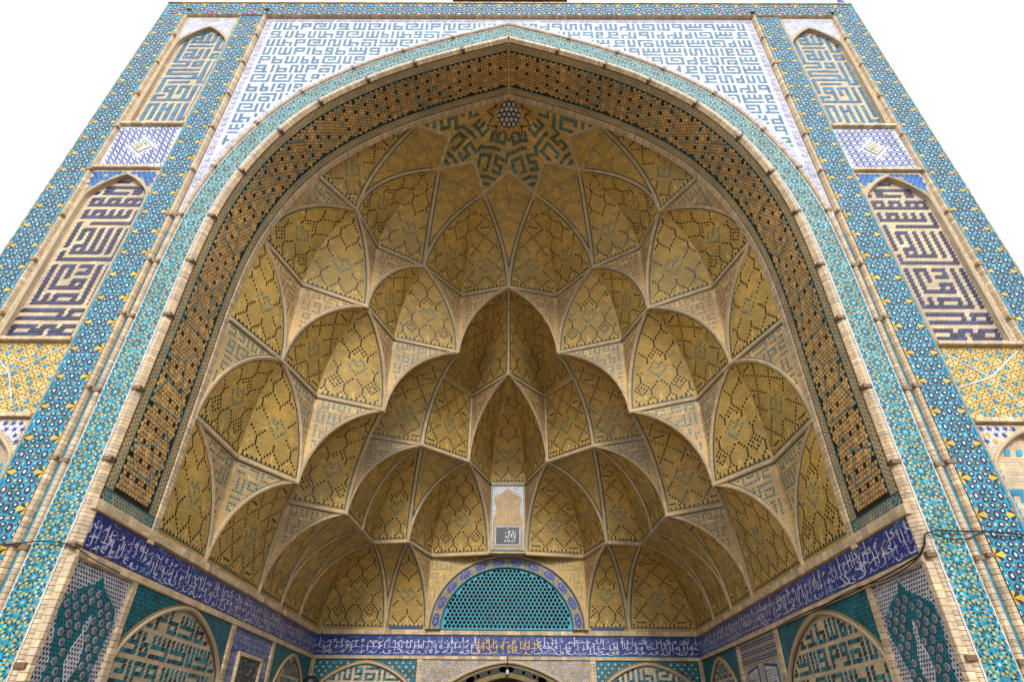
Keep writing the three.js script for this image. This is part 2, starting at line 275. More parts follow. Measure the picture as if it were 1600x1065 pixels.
// ---------------------------------------------------------------- brick mouldings: rows of single bricks, rounded towards the front
function brickRow(parent, name, M, u0, u1, v0, v1, dBack, dFront, len, single, seed, round = true, shape = null) {
  const rng = makeRng(seed), n = Math.round((u1 - u0) / len), st = (u1 - u0) / n, list = [];
  for (let i = 0; i < n; i++) { const a = u0 + i * st + 0.003, b = u0 + (i + 1) * st - 0.003; list.push({ a, b, c: vary([1, 0.985, 0.965], rng(), 0.12), h: (rng() - 0.5) * 0.006, dist: M((a + b) / 2, v0, 0).distanceTo(camera.position) }); }
  list.sort((p, q) => p.dist - q.dist);
  const rest = new MB(), w = v1 - v0, prof = shape || (round ? [[0, 0], [0.08, 0.55], [0.25, 0.88], [0.5, 1], [0.75, 0.88], [0.92, 0.55], [1, 0]] : [[0, 0], [0, 0.9], [0.08, 1], [0.92, 1], [1, 0.9], [1, 0]]);
  list.forEach((e, i) => {
    const mb = i < single ? new MB() : rest, pa = prof.map((q) => M(e.a, v0 + q[0] * w, dBack + (dFront + e.h - dBack) * q[1])), pb = prof.map((q) => M(e.b, v0 + q[0] * w, dBack + (dFront + e.h - dBack) * q[1]));
    const o = [hash2(i, seed) * 4, hash2(seed, i) * 4];
    for (let k = 0; k + 1 < prof.length; k++) { mb.tri(pa[k], pb[k], pb[k + 1], e.c, o, [o[0] + 0.06, o[1]], [o[0] + 0.06, o[1] + 0.03]); mb.tri(pa[k], pb[k + 1], pa[k + 1], e.c, o, [o[0] + 0.06, o[1] + 0.03], [o[0], o[1] + 0.03]); }
    for (let k = 1; k + 1 < prof.length; k++) { mb.tri(pa[0], pa[k], pa[k + 1], e.c, o, o, o); mb.tri(pb[0], pb[k + 1], pb[k], e.c, o, o, o); }
    if (i < single) mb.build(name, matBrick, parent);
  });
  rest.build(name + (single ? '_run' : ''), matBrick, parent, true);
}
const vmap = (x) => (u, v, d) => faceMap(x + v, u, d), hmap = (y) => (u, v, d) => faceMap(u, y + v, d);
for (const s of [-1, 1]) {
  const X = (a, b) => (s < 0 ? -b : a);
  const m = sub('brick_moulding', facade); brickRow(m, 'brick', vmap(X(9.19, 9.25)), 0, 18.1, 0, 0.06, -0.12, 0.02, 0.075, 0, 1);
  const m2 = sub('brick_moulding', facade); brickRow(m2, 'brick', vmap(X(8.49, 8.60)), 0, 17.44, 0, 0.11, -0.12, 0.05, 0.075, 0, 2);
  const m3 = sub('brick_moulding', facade); brickRow(m3, 'brick', vmap(X(7.07, 7.12)), 0, 17.44, 0, 0.05, -0.12, 0.012, 0.075, 0, 3);
  const m4 = sub('brick_moulding', facade); brickRow(m4, 'brick', vmap(X(6.39, 6.515)), 0, 17.42, 0, 0.12, -0.12, 0.055, 0.075, 60, 4);
  const ml = new MB(); boxMB(ml, faceMap, X(6.345, 6.385), X(6.345, 6.385) + 0.04, 0, 9.6, -0.12, -0.03, COL.turq); boxMB(ml, faceMap, X(7.045, 7.07), X(7.045, 7.07) + 0.024, 0, 17.44, -0.1, 0.012, COL.turq); boxMB(ml, faceMap, X(9.175, 9.19), X(9.175, 9.19) + 0.015, 0, 18.09, -0.1, 0.012, COL.turq); boxMB(ml, faceMap, X(8.6, 8.62), X(8.6, 8.62) + 0.018, 0, 17.44, -0.1, 0.012, COL.turq);
  ml.build('turquoise_line', matGlaze, facade);
  const m5 = sub('brick_moulding', facade); brickRow(m5, 'brick', (u, v, d) => archMap(s)(u, 0.6 + v, d), 0, ALEN + 0.3, 0, 0.12, -0.12, 0.05, 0.075, 60, 5);
  // rope of bricks on edge along the opening
  const m6 = sub('arch_edge_bricks', facade); brickRow(m6, 'brick', (u, v, d) => archMap(s)(u, v, d), 0, ALEN + 0.02, 0.0, 0.136, -0.12, 0.02, 0.056, 150, 6, false, [[0, 0], [0, 0.2], [0.5, 0.95], [0.58, 1], [0.96, 1], [1, 0.9], [1, 0]]);
  // dark wooden ties let into the mouldings
  const rng = makeRng(40 + s);
  for (let k = 0; k < 13; k++) { const u = 2.3 + k * 1.27 + rng() * 0.2; const mb = new MB(); piece(mb, archMap(s), rectP(u, -0.004, u + 0.06, 0.13), -0.1, 0.045, lin('#6b5138')); if (u < ALEN) mb.build('wooden_tie', matInlay, m6);
    const mb2 = new MB(); piece(mb2, vmap(X(6.39, 6.515)), rectP(u, 0.002, u + 0.055, 0.118), -0.1, 0.062, lin('#7a6046')); mb2.build('wooden_tie', matInlay, m4);
    const mb3 = new MB(); piece(mb3, archMap(s), rectP(u - 0.04, 0.602, u + 0.02, 0.718), -0.1, 0.056, lin('#7a6046')); if (u < ALEN - 0.3) mb3.build('wooden_tie', matInlay, m5);
    const mb4 = new MB(); piece(mb4, vmap(X(8.49, 8.60)), rectP(u, 0.002, u + 0.055, 0.108), -0.1, 0.057, lin('#8a7050')); mb4.build('wooden_tie', matInlay, m2); }
}
{ const m = sub('brick_moulding', facade); brickRow(m, 'brick', hmap(17.42), -8.5, 8.5, 0, 0.055, -0.12, 0.045, 0.075, 0, 7); const m2 = sub('brick_coping', facade); brickRow(m2, 'brick', hmap(18.09), -9.25, 9.25, 0, 0.05, -0.4, 0.03, 0.2, 0, 8, false); }

// ---------------------------------------------------------------- square script (kufic) from grids
function grid(rows) { const g = []; rows.forEach((r, j) => { for (const part of r.split(' ')) { if (!part) continue; const [a, b] = part.split('-').map(Number); for (let i = a; i <= (b ?? a); i++) g.push([i, j]); } }); return g; }
const KUFIC_NAVY = grid(['4-7', '', '3-11', '3-4 10-11', '0-1 3-8 10-11 13', '10', '1-3 5-7 9-10 11-13', '1 3 5 7 9 11 13', '1-13', '', '1 3-5 7 9 11 13', '1 3 5 7 9 11 13', '1-11 13', '13', '1 4-13', '1', '1 3-5 7 9 11 13', '1 3 5 7 9 11 13', '1 3 5 7 9 11 13', '1 3 5 7 9 11 13', '1 5 7 9 11 13', '1 3-5 7 9 11 13', '3 5 7 9 11 13', '1 3-9 11 13', '1 13', '1-13', '', '1 3-5 7-9 11 13', '1 3 5 9 11 13', '1 3 5 7-9 11 13', '1 3 5 11 13', '1 3 7-9 11 13', '1 3 7 9 11 13', '1 3-9 11 13', '1 11 13', '1 3 5-9 11 13', '1 3 5 9 11 13', '1-11 13', '', '0-8 10-13', '8 10 13', '0-9 10-13', '', '0-4 6-8 10-13', '0 4-6 8-10 13', '0-6 8-13']);
const KUFIC_BLUE = grid(['5-6', '2-4 5 7 9', '5 7 9 11', '1 3-5 7 9 11 13', '1 3 5 7 9 11 13', '1 3-9 11 13', '1 11 13', '1 3-9 11 13', '1 11 13', '1 3-5 7 9 11-13', '1 5 7 9', '1 3-5 7 9 11-13', '1 3 5 7 9 11 13', '1 3-7 9 11-13', '1', '1-5 7-9 11 13', '5 7 9 11 13', '1-5 7-9 11 13', '11 13', '1-9 11 13', '1 11 13', '1-9 11 13', '9 11 13', '1-11 13', '1 11 13', '1 3-8 11-13', '1', '1 3-5 7-9 11 13', '1 3 5 7 9 11 13', '1 3-5 7 9 11 13', '5 7 9 11 13', '1-3 5 9 11 13', '1 5 9 11 13', '1-11 13', '13', '1-3 5 7 9 11 13', '1 3 5 7 9 11 13', '1 3 5-7 9 11 13', '1 3 5 7 9 11 13', '1 3 5 7 9 11 13', '1 3 5 7 9 11', '1 3 5 7 9 11-13', '1 5 7 9 11 13', '1-5 7-13']);
function kufic(parent, M, cells, u0, v1, cu, cv, cols, single, seed, inside) {
  const rng = makeRng(seed), list = [];
  for (const [i, j] of cells) {
    const u = u0 + i * cu, v = v1 - (j + 1) * cv; if (inside && !inside(u + cu / 2, v + cv / 2)) continue;
    { const a = v + 0.004, h = cv - 0.008, sl = 0.02, g = 0.007; list.push({ poly: [[u + g - sl, a], [u + cu - g - sl, a], [u + cu - g, a + h * 0.3], [u + cu - g + sl, a + h], [u + g + sl, a + h], [u + g, a + h * 0.7]], d1: 0.012, col: vary(cols[Math.floor(rng() * cols.length)], rng(), 0.3) }); }
  }
  layPieces(parent, 'glazed_brick', list, M, matGlaze, single);
}
// letters of a square script for the long texts
const GL = ['#.#.#|#.#.#|#.#.#|#.#.#|#####', '#|#|#|#|#', '###|#.#|###|..#|###', '#...|#...|####|#..#|####', '#.#|#.#|#.#|#.#|###', '####|#..#|####|#...|#...', '###.#|#.#.#|#.#.#|#.#.#|#.###', '#..|#..|###|#.#|###', '####.|#..#.|####.|...#.|#####', '#.#...|#.#...|#.####|#.#..#|####.#', '######|.....#|####.#|#..#.#|####.#', '#####.#|#...#.#|#.###.#|#.....#|#######', '#.#.#.#|#.#.#.#|#######|......#|#######'];
function textRows(nCols, nRows, seed) { const rng = makeRng(seed), cells = []; for (let r = 0; r < nRows; r++) { let x = 0; while (x < nCols) { const g = GL[Math.floor(rng() * GL.length)].split('|'); g.forEach((row, j) => { for (let i = 0; i < row.length; i++) if (row[i] === '#') cells.push([x + i, r * 6 + j]); }); x += g[0].length + 1; } } return cells; }

// pointed arch outline in a panel: springing at y0, apex at y1, half width hw
function pointed(cx, hw, y0, y1, yb) { const L = [], n = 14; for (let i = 0; i <= n; i++) { const t = i / n, e = 0.62; L.push([cx - hw * (1 - t) ** 1 * (1 + 0.55 * t * (1 - t)) + 0, y0 + (y1 - y0) * (1 - (1 - t) ** (1 / e * 1.05)) * (0.72 + 0.28 * t) ]); } L[0][1] = y0; L[n] = [cx, y1]; const R = L.slice(0, n).map((p) => [2 * cx - p[0], p[1]]).reverse(); return [[cx - hw, yb], ...L, ...R, [cx + hw, yb]]; }

for (const s of [-1, 1]) {
  const XL = s < 0 ? -8.5 : 7.12, XR = XL + 1.38, cx = (XL + XR) / 2, outer = s < 0 ? XL : XR - 0.12, tx0 = s < 0 ? XL + 0.13 : XL + 0.03;
  // arched script panels
  for (const [y0, y1, spr, apx, cells, cols, kv, kind] of [[12.88, 17.42, 16.22, 16.93, KUFIC_BLUE, [COL.kblue, COL.kteal, lin('#35709c')], 0.088, 'white'], [7.12, 11.32, 10.6, 11.19, KUFIC_NAVY, [COL.knavy, COL.knavy, lin('#343a6c'), lin('#3b2a4a')], 0.0845, 'blue'], [0.2, 5.62, 5.0, 5.5, null, [COL.turq, COL.sky], 0.1, 'star']]) {
    const g = sub('script_panel', facade), hw = 0.62, pc = s < 0 ? cx + 0.05 : cx - 0.05, arch = pointed(pc, hw, spr, apx, y0);
    const plate = extrude([[XL, y0], [XR, y0], [XR, y1], [XL, y1]], [arch.map((p) => [p[0], Math.max(y0 + 0.001, p[1])])], ZF - 0.12, ZF - 0.035); addMesh('arch_frame', plate, matBrick, g);
    const mb = new MB(); const M = (u, v, d) => faceMap(u, v, d - 0.12); 
    if (cells) kufic(g, M, cells, tx0 + 0.02, apx - 0.10, 0.0835, kv, cols, 300, 100 + y0 * 10 + s, (u, v) => inPoly(u, v, arch) && edgeDist(u, v, arch.slice(1, -1)) > 0.03);
    else kufic(g, M, textRows(14, 9, 77).map((c) => [c[0], c[1]]), tx0, apx - 0.25, 0.09, 0.1, cols, 120, 321 + s, (u, v) => inPoly(u, v, arch) && edgeDist(u, v, arch.slice(1, -1)) > 0.1);
    // roll along the arch
    const edge = arch.slice(1, -1).map((p) => V3(p[0], p[1], ZF - 0.03)), roll = new THREE.TubeGeometry(new THREE.CatmullRomCurve3([V3(arch[1][0], y0, ZF - 0.03), ...edge, V3(arch[arch.length - 2][0], y0, ZF - 0.03)], false, 'centripetal', 0.1), 90, 0.028, 6); addMesh('arch_roll', white(roll), matBrick, g);
    // spandrel mosaic
    const box = rectP(XL + 0.06, spr - 0.05, XR - 0.06, y1 - 0.05), okS = (u, v) => inPoly(u, v, box) && !inPoly(u, v, arch) && edgeDist(u, v, arch) > 0.075, Ms = (u, v, d) => faceMap(u, v, d - 0.035), list = [], rng = makeRng(9);
    const base = kind === 'white' ? COL.white : kind === 'blue' ? COL.sky : COL.white, c = 0.045;
    for (let u = box[0][0]; u < box[1][0]; u += c) for (let v = box[0][1]; v < box[2][1]; v += c) if (okS(u + c / 2, v + c / 2)) list.push({ poly: rectP(u, v, u + c - 0.002, v + c - 0.002), d1: 0.004, sides: false, col: vary(base, rng(), 0.06) });
    if (kind === 'white') for (let u = box[0][0]; u < box[1][0]; u += 0.05) for (let v = box[0][1]; v < box[2][1]; v += 0.05) { if (okS(u, v)) list.push({ poly: ngon(u + (rng() - 0.5) * 0.02, v + (rng() - 0.5) * 0.02, 0.014, 4, rng() * 3), d1: 0.008, col: vary(COL.lav, rng(), 0.3) }); }
    else if (kind === 'blue') { let j = 0; for (let v = box[0][1]; v < box[2][1]; v += 0.085, j++) for (let u = box[0][0] + (j % 2) * 0.05; u < box[1][0]; u += 0.1) if (okS(u, v)) list.push({ poly: ngon(u, v, 0.046, 6), d1: 0.008, col: vary(rng() < 0.08 ? COL.yellow : COL.cobalt, rng(), 0.3) }); }
    else { let j = 0; for (let v = box[0][1]; v < box[2][1]; v += 0.1, j++) for (let u = box[0][0] + (j % 2) * 0.06; u < box[1][0]; u += 0.12) if (okS(u, v)) { if ((j + Math.round(u * 9)) % 7 === 0) list.push({ poly: ngon(u, v, 0.04, 10), d1: 0.008, col: COL.yellow }); else list.push({ poly: starGon(u, v, 0.052, 0.022, 5, rng() * 6), d1: 0.008, col: vary(COL.royal, rng(), 0.2) }); } }
    layPieces(g, 'spandrel_tile', list, Ms, matGlaze);
    if (s < 0 || s > 0) { const m = sub('inner_moulding', g); brickRow(m, 'brick', vmap(s < 0 ? XL + 0.02 : XR - 0.11), y0, spr + 0.25, 0, 0.09, -0.12, -0.0, 0.075, 0, 12); }
  }
  // sills between the panels
  for (const y of [12.80, 11.34, 7.04, 5.64]) { const m = sub('brick_sill', facade); brickRow(m, 'brick', hmap(y), XL, XR, 0, 0.075, -0.12, 0.035, 0.12, 0, 31 + y, false); }
  // white panel of blue key pattern with a gold lozenge
  { const g = sub('key_pattern_panel', facade), mb = new MB(), y0 = 11.42, y1 = 12.79, M = (u, v, d) => faceMap(u, v, d - 0.05); boxMB(mb, faceMap, XL, XR, y0, y1, -0.12, -0.05, COL.white); mb.build('panel_ground', matGlaze, g);
    const list = [], p = 0.062, c0 = [cx, (y0 + y1) / 2], rng = makeRng(61);
    const inL = (u, v) => Math.abs(u - c0[0]) / 0.30 + Math.abs(v - c0[1]) / 0.30 < 1;
    for (let i = -26; i < 27; i++) for (let j = -26; j < 27; j++) {
      const u = c0[0] + (i * 0.86 - j * 0.5) * p, v = c0[1] + (i * 0.5 + j * 0.86) * p; if (u < XL + 0.06 || u > XR - 0.06 || v < y0 + 0.05 || v > y1 - 0.05 || inL(u, v)) continue;
      const k = ((i + 2 * j) % 5 + 5) % 5, ca = 0.86, sa = 0.5, t = (x, y) => [u + ca * x - sa * y, v + sa * x + ca * y], bar = (x0, y0, x1, y1) => list.push({ poly: [t(x0, y0), t(x1, y0), t(x1, y1), t(x0, y1)], d1: 0.006, col: vary(COL.cobalt, rng(), 0.3) }), h = 0.0068;
      if (k === 0) { bar(-h, -0.085, h, 0.085); bar(h, 0.064, 0.06, 0.085); bar(-0.06, -0.085, -h, -0.064); bar(h, -h, 0.075, h); bar(-0.075, -h, -h, h); bar(0.054, -0.05, 0.075, -h); bar(-0.075, h, -0.054, 0.05); }
    }
    layPieces(g, 'key_tile', list, M, matGlaze);
    const loz = [{ poly: [[c0[0] - 0.22, c0[1]], [c0[0], c0[1] - 0.22], [c0[0] + 0.22, c0[1]], [c0[0], c0[1] + 0.22]], d1: 0.008, col: COL.cobalt }, { poly: [[c0[0] - 0.2, c0[1]], [c0[0], c0[1] - 0.2], [c0[0] + 0.2, c0[1]], [c0[0], c0[1] + 0.2]], d1: 0.011, col: lin('#d8d2c0') }];
    for (const [i, j] of textRows(7, 1, 5).concat(textRows(7, 1, 6).map((q) => [q[0], q[1] + 4]))) { if (i > 7 || j > 8) continue; const a = (i - 3.5) * 0.038, b = (j - 3.8) * 0.036, u = c0[0] + (a - b) * 0.707, v = c0[1] + (a + b) * 0.707; if (Math.abs(u - c0[0]) + Math.abs(v - c0[1]) < 0.17) loz.push({ poly: ngon(u, v, 0.017, 4, 0), d1: 0.015, col: COL.gold }); }
    layPieces(g, 'lozenge_tile', loz, M, matGlaze); }
  // yellow strapwork panel
  { const g = sub('yellow_strapwork_panel', facade), mb = new MB(), y0 = 5.74, y1 = 7.03, M = (u, v, d) => faceMap(u, v, d - 0.05); boxMB(mb, faceMap, XL, XR, y0, y1, -0.12, -0.05, lin('#e3c378')); mb.build('panel_ground', matGlaze, g);
    const list = [], rng = makeRng(71); girih(list, XL, XR, y0, y1, 112, (u, v) => u > XL + 0.04 && u < XR - 0.04 && v > y0 + 0.03 && v < y1 - 0.03, (l, u, v) => l.push({ poly: ngon(u, v, 0.0145, 4, rng() * 3), d1: 0.005, col: vary(COL.navy, rng(), 0.3) }), (l, u, v, c) => l.push(c > 4.35 ? { poly: starGon(u, v, 0.07, 0.018, 8), d1: 0.005, col: vary(COL.sky, rng(), 0.2) } : { poly: ngon(u, v, 0.016, 6), d1: 0.005, col: vary(COL.yellow, rng(), 0.2) }), -0.6, 1.6);
    for (const [a, b, c, d] of [[0.05, 0.95, 0.62, 0.55], [0.62, 0.55, 1.3, 0.98], [0.62, 0.55, 0.95, 0.05], [0.05, 0.4, 0.62, 0.55], [0.95, 0.05, 1.33, 0.35]]) { const dx = c - a, dy = d - b, l = Math.hypot(dx, dy), nx = -dy / l * 0.0075, ny = dx / l * 0.0075, U = s < 0 ? XL : XL, P = (x, y) => [U + x, y0 + 0.05 + y * 1.2]; list.push({ poly: [P(a + nx, b + ny), P(a - nx, b - ny), P(c - nx, d - ny), P(c + nx, d + ny)], d1: 0.009, col: COL.white }); }
    layPieces(g, 'strapwork_tile', list, M, matGlaze); }
}

// ---------------------------------------------------------------- spandrels: white ground, square script in turquoise, lilac border
{
  for (const s of [-1, 1]) {
    const g = sub('script_spandrel', facade), half = offsetHalf(0.73, 9.3), poly = [...half, [0, 17.41], [-6.385, 17.41], [-6.385, 9.3]].map((p) => [s < 0 ? p[0] : -p[0], p[1]]);
    addMesh('white_ground', white(extrude(poly, [], ZF - 0.12, ZF - 0.06), lin('#dedee7')), matGlaze, g);
    const M = (u, v, d) => faceMap(u, v, d - 0.06), list = [], rng = makeRng(81 + s), edge = [...half, [0, 17.41], [-6.385, 17.41], [-6.385, 9.3]].map((p) => [s < 0 ? p[0] : -p[0], p[1]]);
    const outer2 = [...half.map((p) => [s < 0 ? p[0] : -p[0], p[1]])], frame = [[0, 17.41], [s * 6.385, 17.41], [s * 6.385, 9.3]];
    const dEdge = (u, v) => { let m = Math.min(17.41 - v, 6.385 - Math.abs(u)); for (const p of outer2) m = Math.min(m, Math.hypot(u - p[0], v - p[1])); return m; };
    // border of lilac rings and thin lines
    for (let u = 0.0; u < 6.4; u += 0.035) for (let v = 9.4; v < 17.42; v += 0.035) { const x = s * (u + (hash2(Math.round(u * 99), Math.round(v * 99)) - 0.5) * 0.02), y = v + (hash2(Math.round(v * 99), Math.round(u * 99), 2) - 0.5) * 0.02; if (!inPoly(x, y, poly)) continue; const d = dEdge(x, y); if (d > 0.02 && d < 0.17) list.push({ poly: ngon(x, y, 0.011, 4, rng() * 3), d1: 0.004, sides: false, col: vary(rng() < 0.5 ? COL.lav : lin('#7f7fbf'), rng(), 0.25) }); }
    const rings = []; const along = (x, y) => { const d = 0.095; for (let k = 0; k < 2; k++) rings.push({ poly: ngon(x, y, k ? 0.032 : 0.06, 8), d1: k ? 0.010 : 0.007, col: k ? lin('#d8d5e6') : lin('#b3afd4') }); };
    for (let x = 0.9; x < 6.3; x += 0.2) along(s * x, 17.315); for (let y = 10.9; y < 17.3; y += 0.2) along(s * 6.29, y);
    for (let u = 10.9; u < ALEN - 0.1; u += 0.2) { const p = archAt(u); const x = p.x + p.nx * 0.825, y = p.y + p.ny * 0.825; if (x < -0.5 && y < 17.2 && x > -6.2) along(s * -x, y); }
    // turquoise edging line inside the border
    layPieces(g, 'border_tile', list.concat(rings), M, matGlaze);
    const txt = [], cu = 0.065, cv = 0.065; const rowsN = 15, cells = textRows(104, rowsN, s < 0 ? 401 : 502);
    for (const [i, j] of cells) { const u = s < 0 ? -6.1 + i * cu : 6.1 - i * cu, v = 17.15 - j * cv; if (!inPoly(u, v, poly)) continue; if (s * u > 6.15 || dEdge(u, v) < 0.21) continue; for (const a of [-0.0163, 0.0163]) for (const b of [-0.0163, 0.0163]) txt.push({ poly: rectP(u + a - 0.0135, v + b - 0.0138, u + a + 0.0135, v + b + 0.0138), d1: 0.007, sides: false, col: vary(rng() < 0.5 ? COL.kteal : COL.kblue, rng(), 0.25) }); }
    layPieces(g, 'script_tile', txt, M, matGlaze);
  }
}

const mod = (a, b) => ((a % b) + b) % b;
// ---------------------------------------------------------------- soffit of the great arch
const soffit = thing('arch_soffit', 'deep brick underside of the great pointed arch, inlaid with black girih and turquoise edging', 'arch');
const SW = 1.52;
for (const s of [-1, 1]) {
  const M = soffitMap(s), base = new MB(), n = 150;
  const s0 = 4.40, keep = (u) => s * M(u, 0, 0).x > 0.01;
  for (let i = 0; i < n; i++) { const a = 4.3 + i / n * (ALEN - 4.3), b = 4.3 + (i + 1) / n * (ALEN - 4.3), q = [M(a, 0.05, 0), M(b, 0.05, 0), M(b, 1.65, 0), M(a, 1.65, 0)], uv = [[a, 0], [b, 0], [b, 1.6], [a, 1.6]]; base.tri(q[0], q[1], q[2], ONE, uv[0], uv[1], uv[2]); base.tri(q[0], q[2], q[3], ONE, uv[0], uv[2], uv[3]); }
  base.build('brick_lining', matSoffit, soffit);
  const list = [], rng = makeRng(200 + s), L = ALEN - 0.05;
  // girih: brick pieces set in black, ten-petalled rosettes in a close-packed field
  const black = new MB(), v0 = 0.27, v1 = 1.27, w0 = s0 + 0.19;
  for (let u = w0; u < L; u += 0.1) piece(black, M, rectP(u, v0, Math.min(L, u + 0.1), v1), 0, 0.004, COL.black, false); black.build('black_ground', matInlay, soffit);
  const gold = [1, 1, 1], SEG = 0.81, pc = (u, v, r, n2, a, d = 0.010) => { if (u - r < w0 || v - r < v0 || v + r > v1 || u + r > L) return; list.push({ poly: ngon(u, v, r, n2, a), d0: 0.004, d1: d, col: vary(gold, rng(), 0.16) }); };
  const P = 0.083; for (let i = 0; w0 + i * P * 0.866 < L; i++) for (let j = 0; j < 14; j++) {      // close-packed, with a bigger disc here and a black gap there
    const u = w0 + i * P * 0.866 + 0.035, v = v0 + 0.01 + (j + (i & 1) * 0.5) * P, star = mod(i, 4) === 0 && mod(j + (i >> 2), 3) === 0, big = mod(i, 4) === 2 && mod(j + (i >> 2), 3) === 1, k = hash2(i, j, 4);
    if (star && k < 0.75) continue; pc(u, v, big ? 0.0465 : 0.0378, big ? 10 : 6, Math.PI / 6, big ? 0.014 : 0.01);
  }
  layPieces(soffit, 'girih_brick', list, M, matSoffit);
  // turquoise double edging of little bars and the dark lines beside it
  const edge = [];
  for (const [a, b] of [[0.075, 0.245], [1.295, 1.465]]) for (let r = 0; r < 3; r++) { const v = a + 0.032 + r * 0.052; let j = 0; for (let u = s0 + 0.02; u < L; u += 0.078, j++) edge.push({ poly: [[u + (r % 2) * 0.039, v - 0.019], [u + 0.036 + (r % 2) * 0.039, v - 0.011], [u + 0.04 + (r % 2) * 0.039, v + 0.017], [u + 0.004 + (r % 2) * 0.039, v + 0.011]], d1: 0.005, sides: false, col: vary(COL.teal, rng(), 0.3) }); }
  for (let r = 0; r < 3; r++) for (let v = 0.08; v < 1.45; v += 0.078) edge.push({ poly: rectP(s0 + 0.03 + r * 0.052, v + (r % 2) * 0.039, s0 + 0.065 + r * 0.052, v + 0.048 + (r % 2) * 0.039), d1: 0.005, sides: false, col: vary(COL.teal, rng(), 0.3) });
  for (const v of [0.262, 1.278, 1.475, 0.066]) for (let u = s0; u < L; u += 0.2) edge.push({ poly: rectP(u, v - 0.009, Math.min(L, u + 0.2), v + 0.009), d1: 0.006, sides: false, col: v < 0.1 || v > 1.4 ? COL.ink : COL.teal });
  for (const u of [s0 + 0.006, s0 + 0.185]) edge.push({ poly: rectP(u - 0.009, 0.06, u + 0.009, 1.48), d1: 0.007, sides: false, col: COL.dteal });
  // large thin stars drawn in turquoise lines over the girih
  const line = (u0, v0, u1, v1) => { const n = Math.max(1, Math.ceil(Math.hypot(u1 - u0, v1 - v0) / 0.15)), dx = u1 - u0, dy = v1 - v0, l = Math.hypot(dx, dy), nx = -dy / l * 0.009, ny = dx / l * 0.009; for (let i = 0; i < n; i++) { const f = (t, k) => [u0 + dx * t + nx * k, v0 + dy * t + ny * k]; const a = i / n, b = (i + 1) / n; if (u1 < L && u0 < L && Math.max(u0, u1) < L) edge.push({ poly: [f(a, 1), f(a, -1), f(b, -1), f(b, 1)], d1: 0.016, sides: false, col: vary(COL.teal, rng(), 0.2) }); } };
  for (let k = 0; k < 8; k++) { const u = s0 + 0.5 + k * 1.62, c = 0.77; const p = [[u - 0.42, 0.27], [u + 0.12, 0.52], [u + 0.48, 0.27], [u + 0.62, 0.80], [u + 1.0, 1.0], [u + 0.62, 1.27], [u + 0.1, 1.0], [u - 0.3, 1.27], [u - 0.36, 0.75]]; for (let i = 0; i < p.length; i++) { const q = p[(i + 1) % p.length]; if (p[i][0] > s0 + 0.2 && q[0] > s0 + 0.2) line(p[i][0], p[i][1], q[0], q[1]); } line(u + 0.12, 0.52, u + 0.1, 1.0); line(u + 0.62, 0.8, u + 0.1, 1.0); }
  layPieces(soffit, 'turquoise_edging', edge, M, matInlay);
  const rim = sub('rear_rim', soffit); brickRow(rim, 'brick', (u, v, d) => M(u, 1.49 + v, d), s0 - 0.2, ALEN, 0, 0.17, -0.15, 0.03, 0.08, 0, 61, false);
  const rim2 = new MB(); piece(rim2, M, rectP(4.26, 0.02, 4.395, 1.66), -0.1, 0.03, ONE); rim2.build('foot_course', matRib, soffit);
}

// ---------------------------------------------------------------- muqarnas vault
const vault = thing('muqarnas_vault', 'honeycombed half dome of golden brick muqarnas cells inlaid with black and turquoise dots', 'vault');
const INNER = V3(0, 5.5, -8.5);
function bez(P, Q, t) {                              // rib from foot Q (t 0, rising upright) to crown P (t 1, nearly level)
  const h = P.y - Q.y, ax = Q.x, az = Q.z, k = 1 - t, b0 = k * k * k, b1 = 3 * k * k * t, b2 = 3 * k * t * t, b3 = t * t * t;
  const c2x = P.x + (Q.x - P.x) * 0.46, c2z = P.z + (Q.z - P.z) * 0.46, c2y = P.y - h * 0.11;
  return V3(b0 * ax + b1 * (ax + (P.x - ax) * 0.05) + b2 * c2x + b3 * P.x, b0 * Q.y + b1 * (Q.y + h * 0.56) + b2 * c2y + b3 * P.y, b0 * az + b1 * (az + (P.z - az) * 0.05) + b2 * c2z + b3 * P.z);
}
const lerp = (a, b, t) => V3(a.x + (b.x - a.x) * t, a.y + (b.y - a.y) * t, a.z + (b.z - a.z) * t);
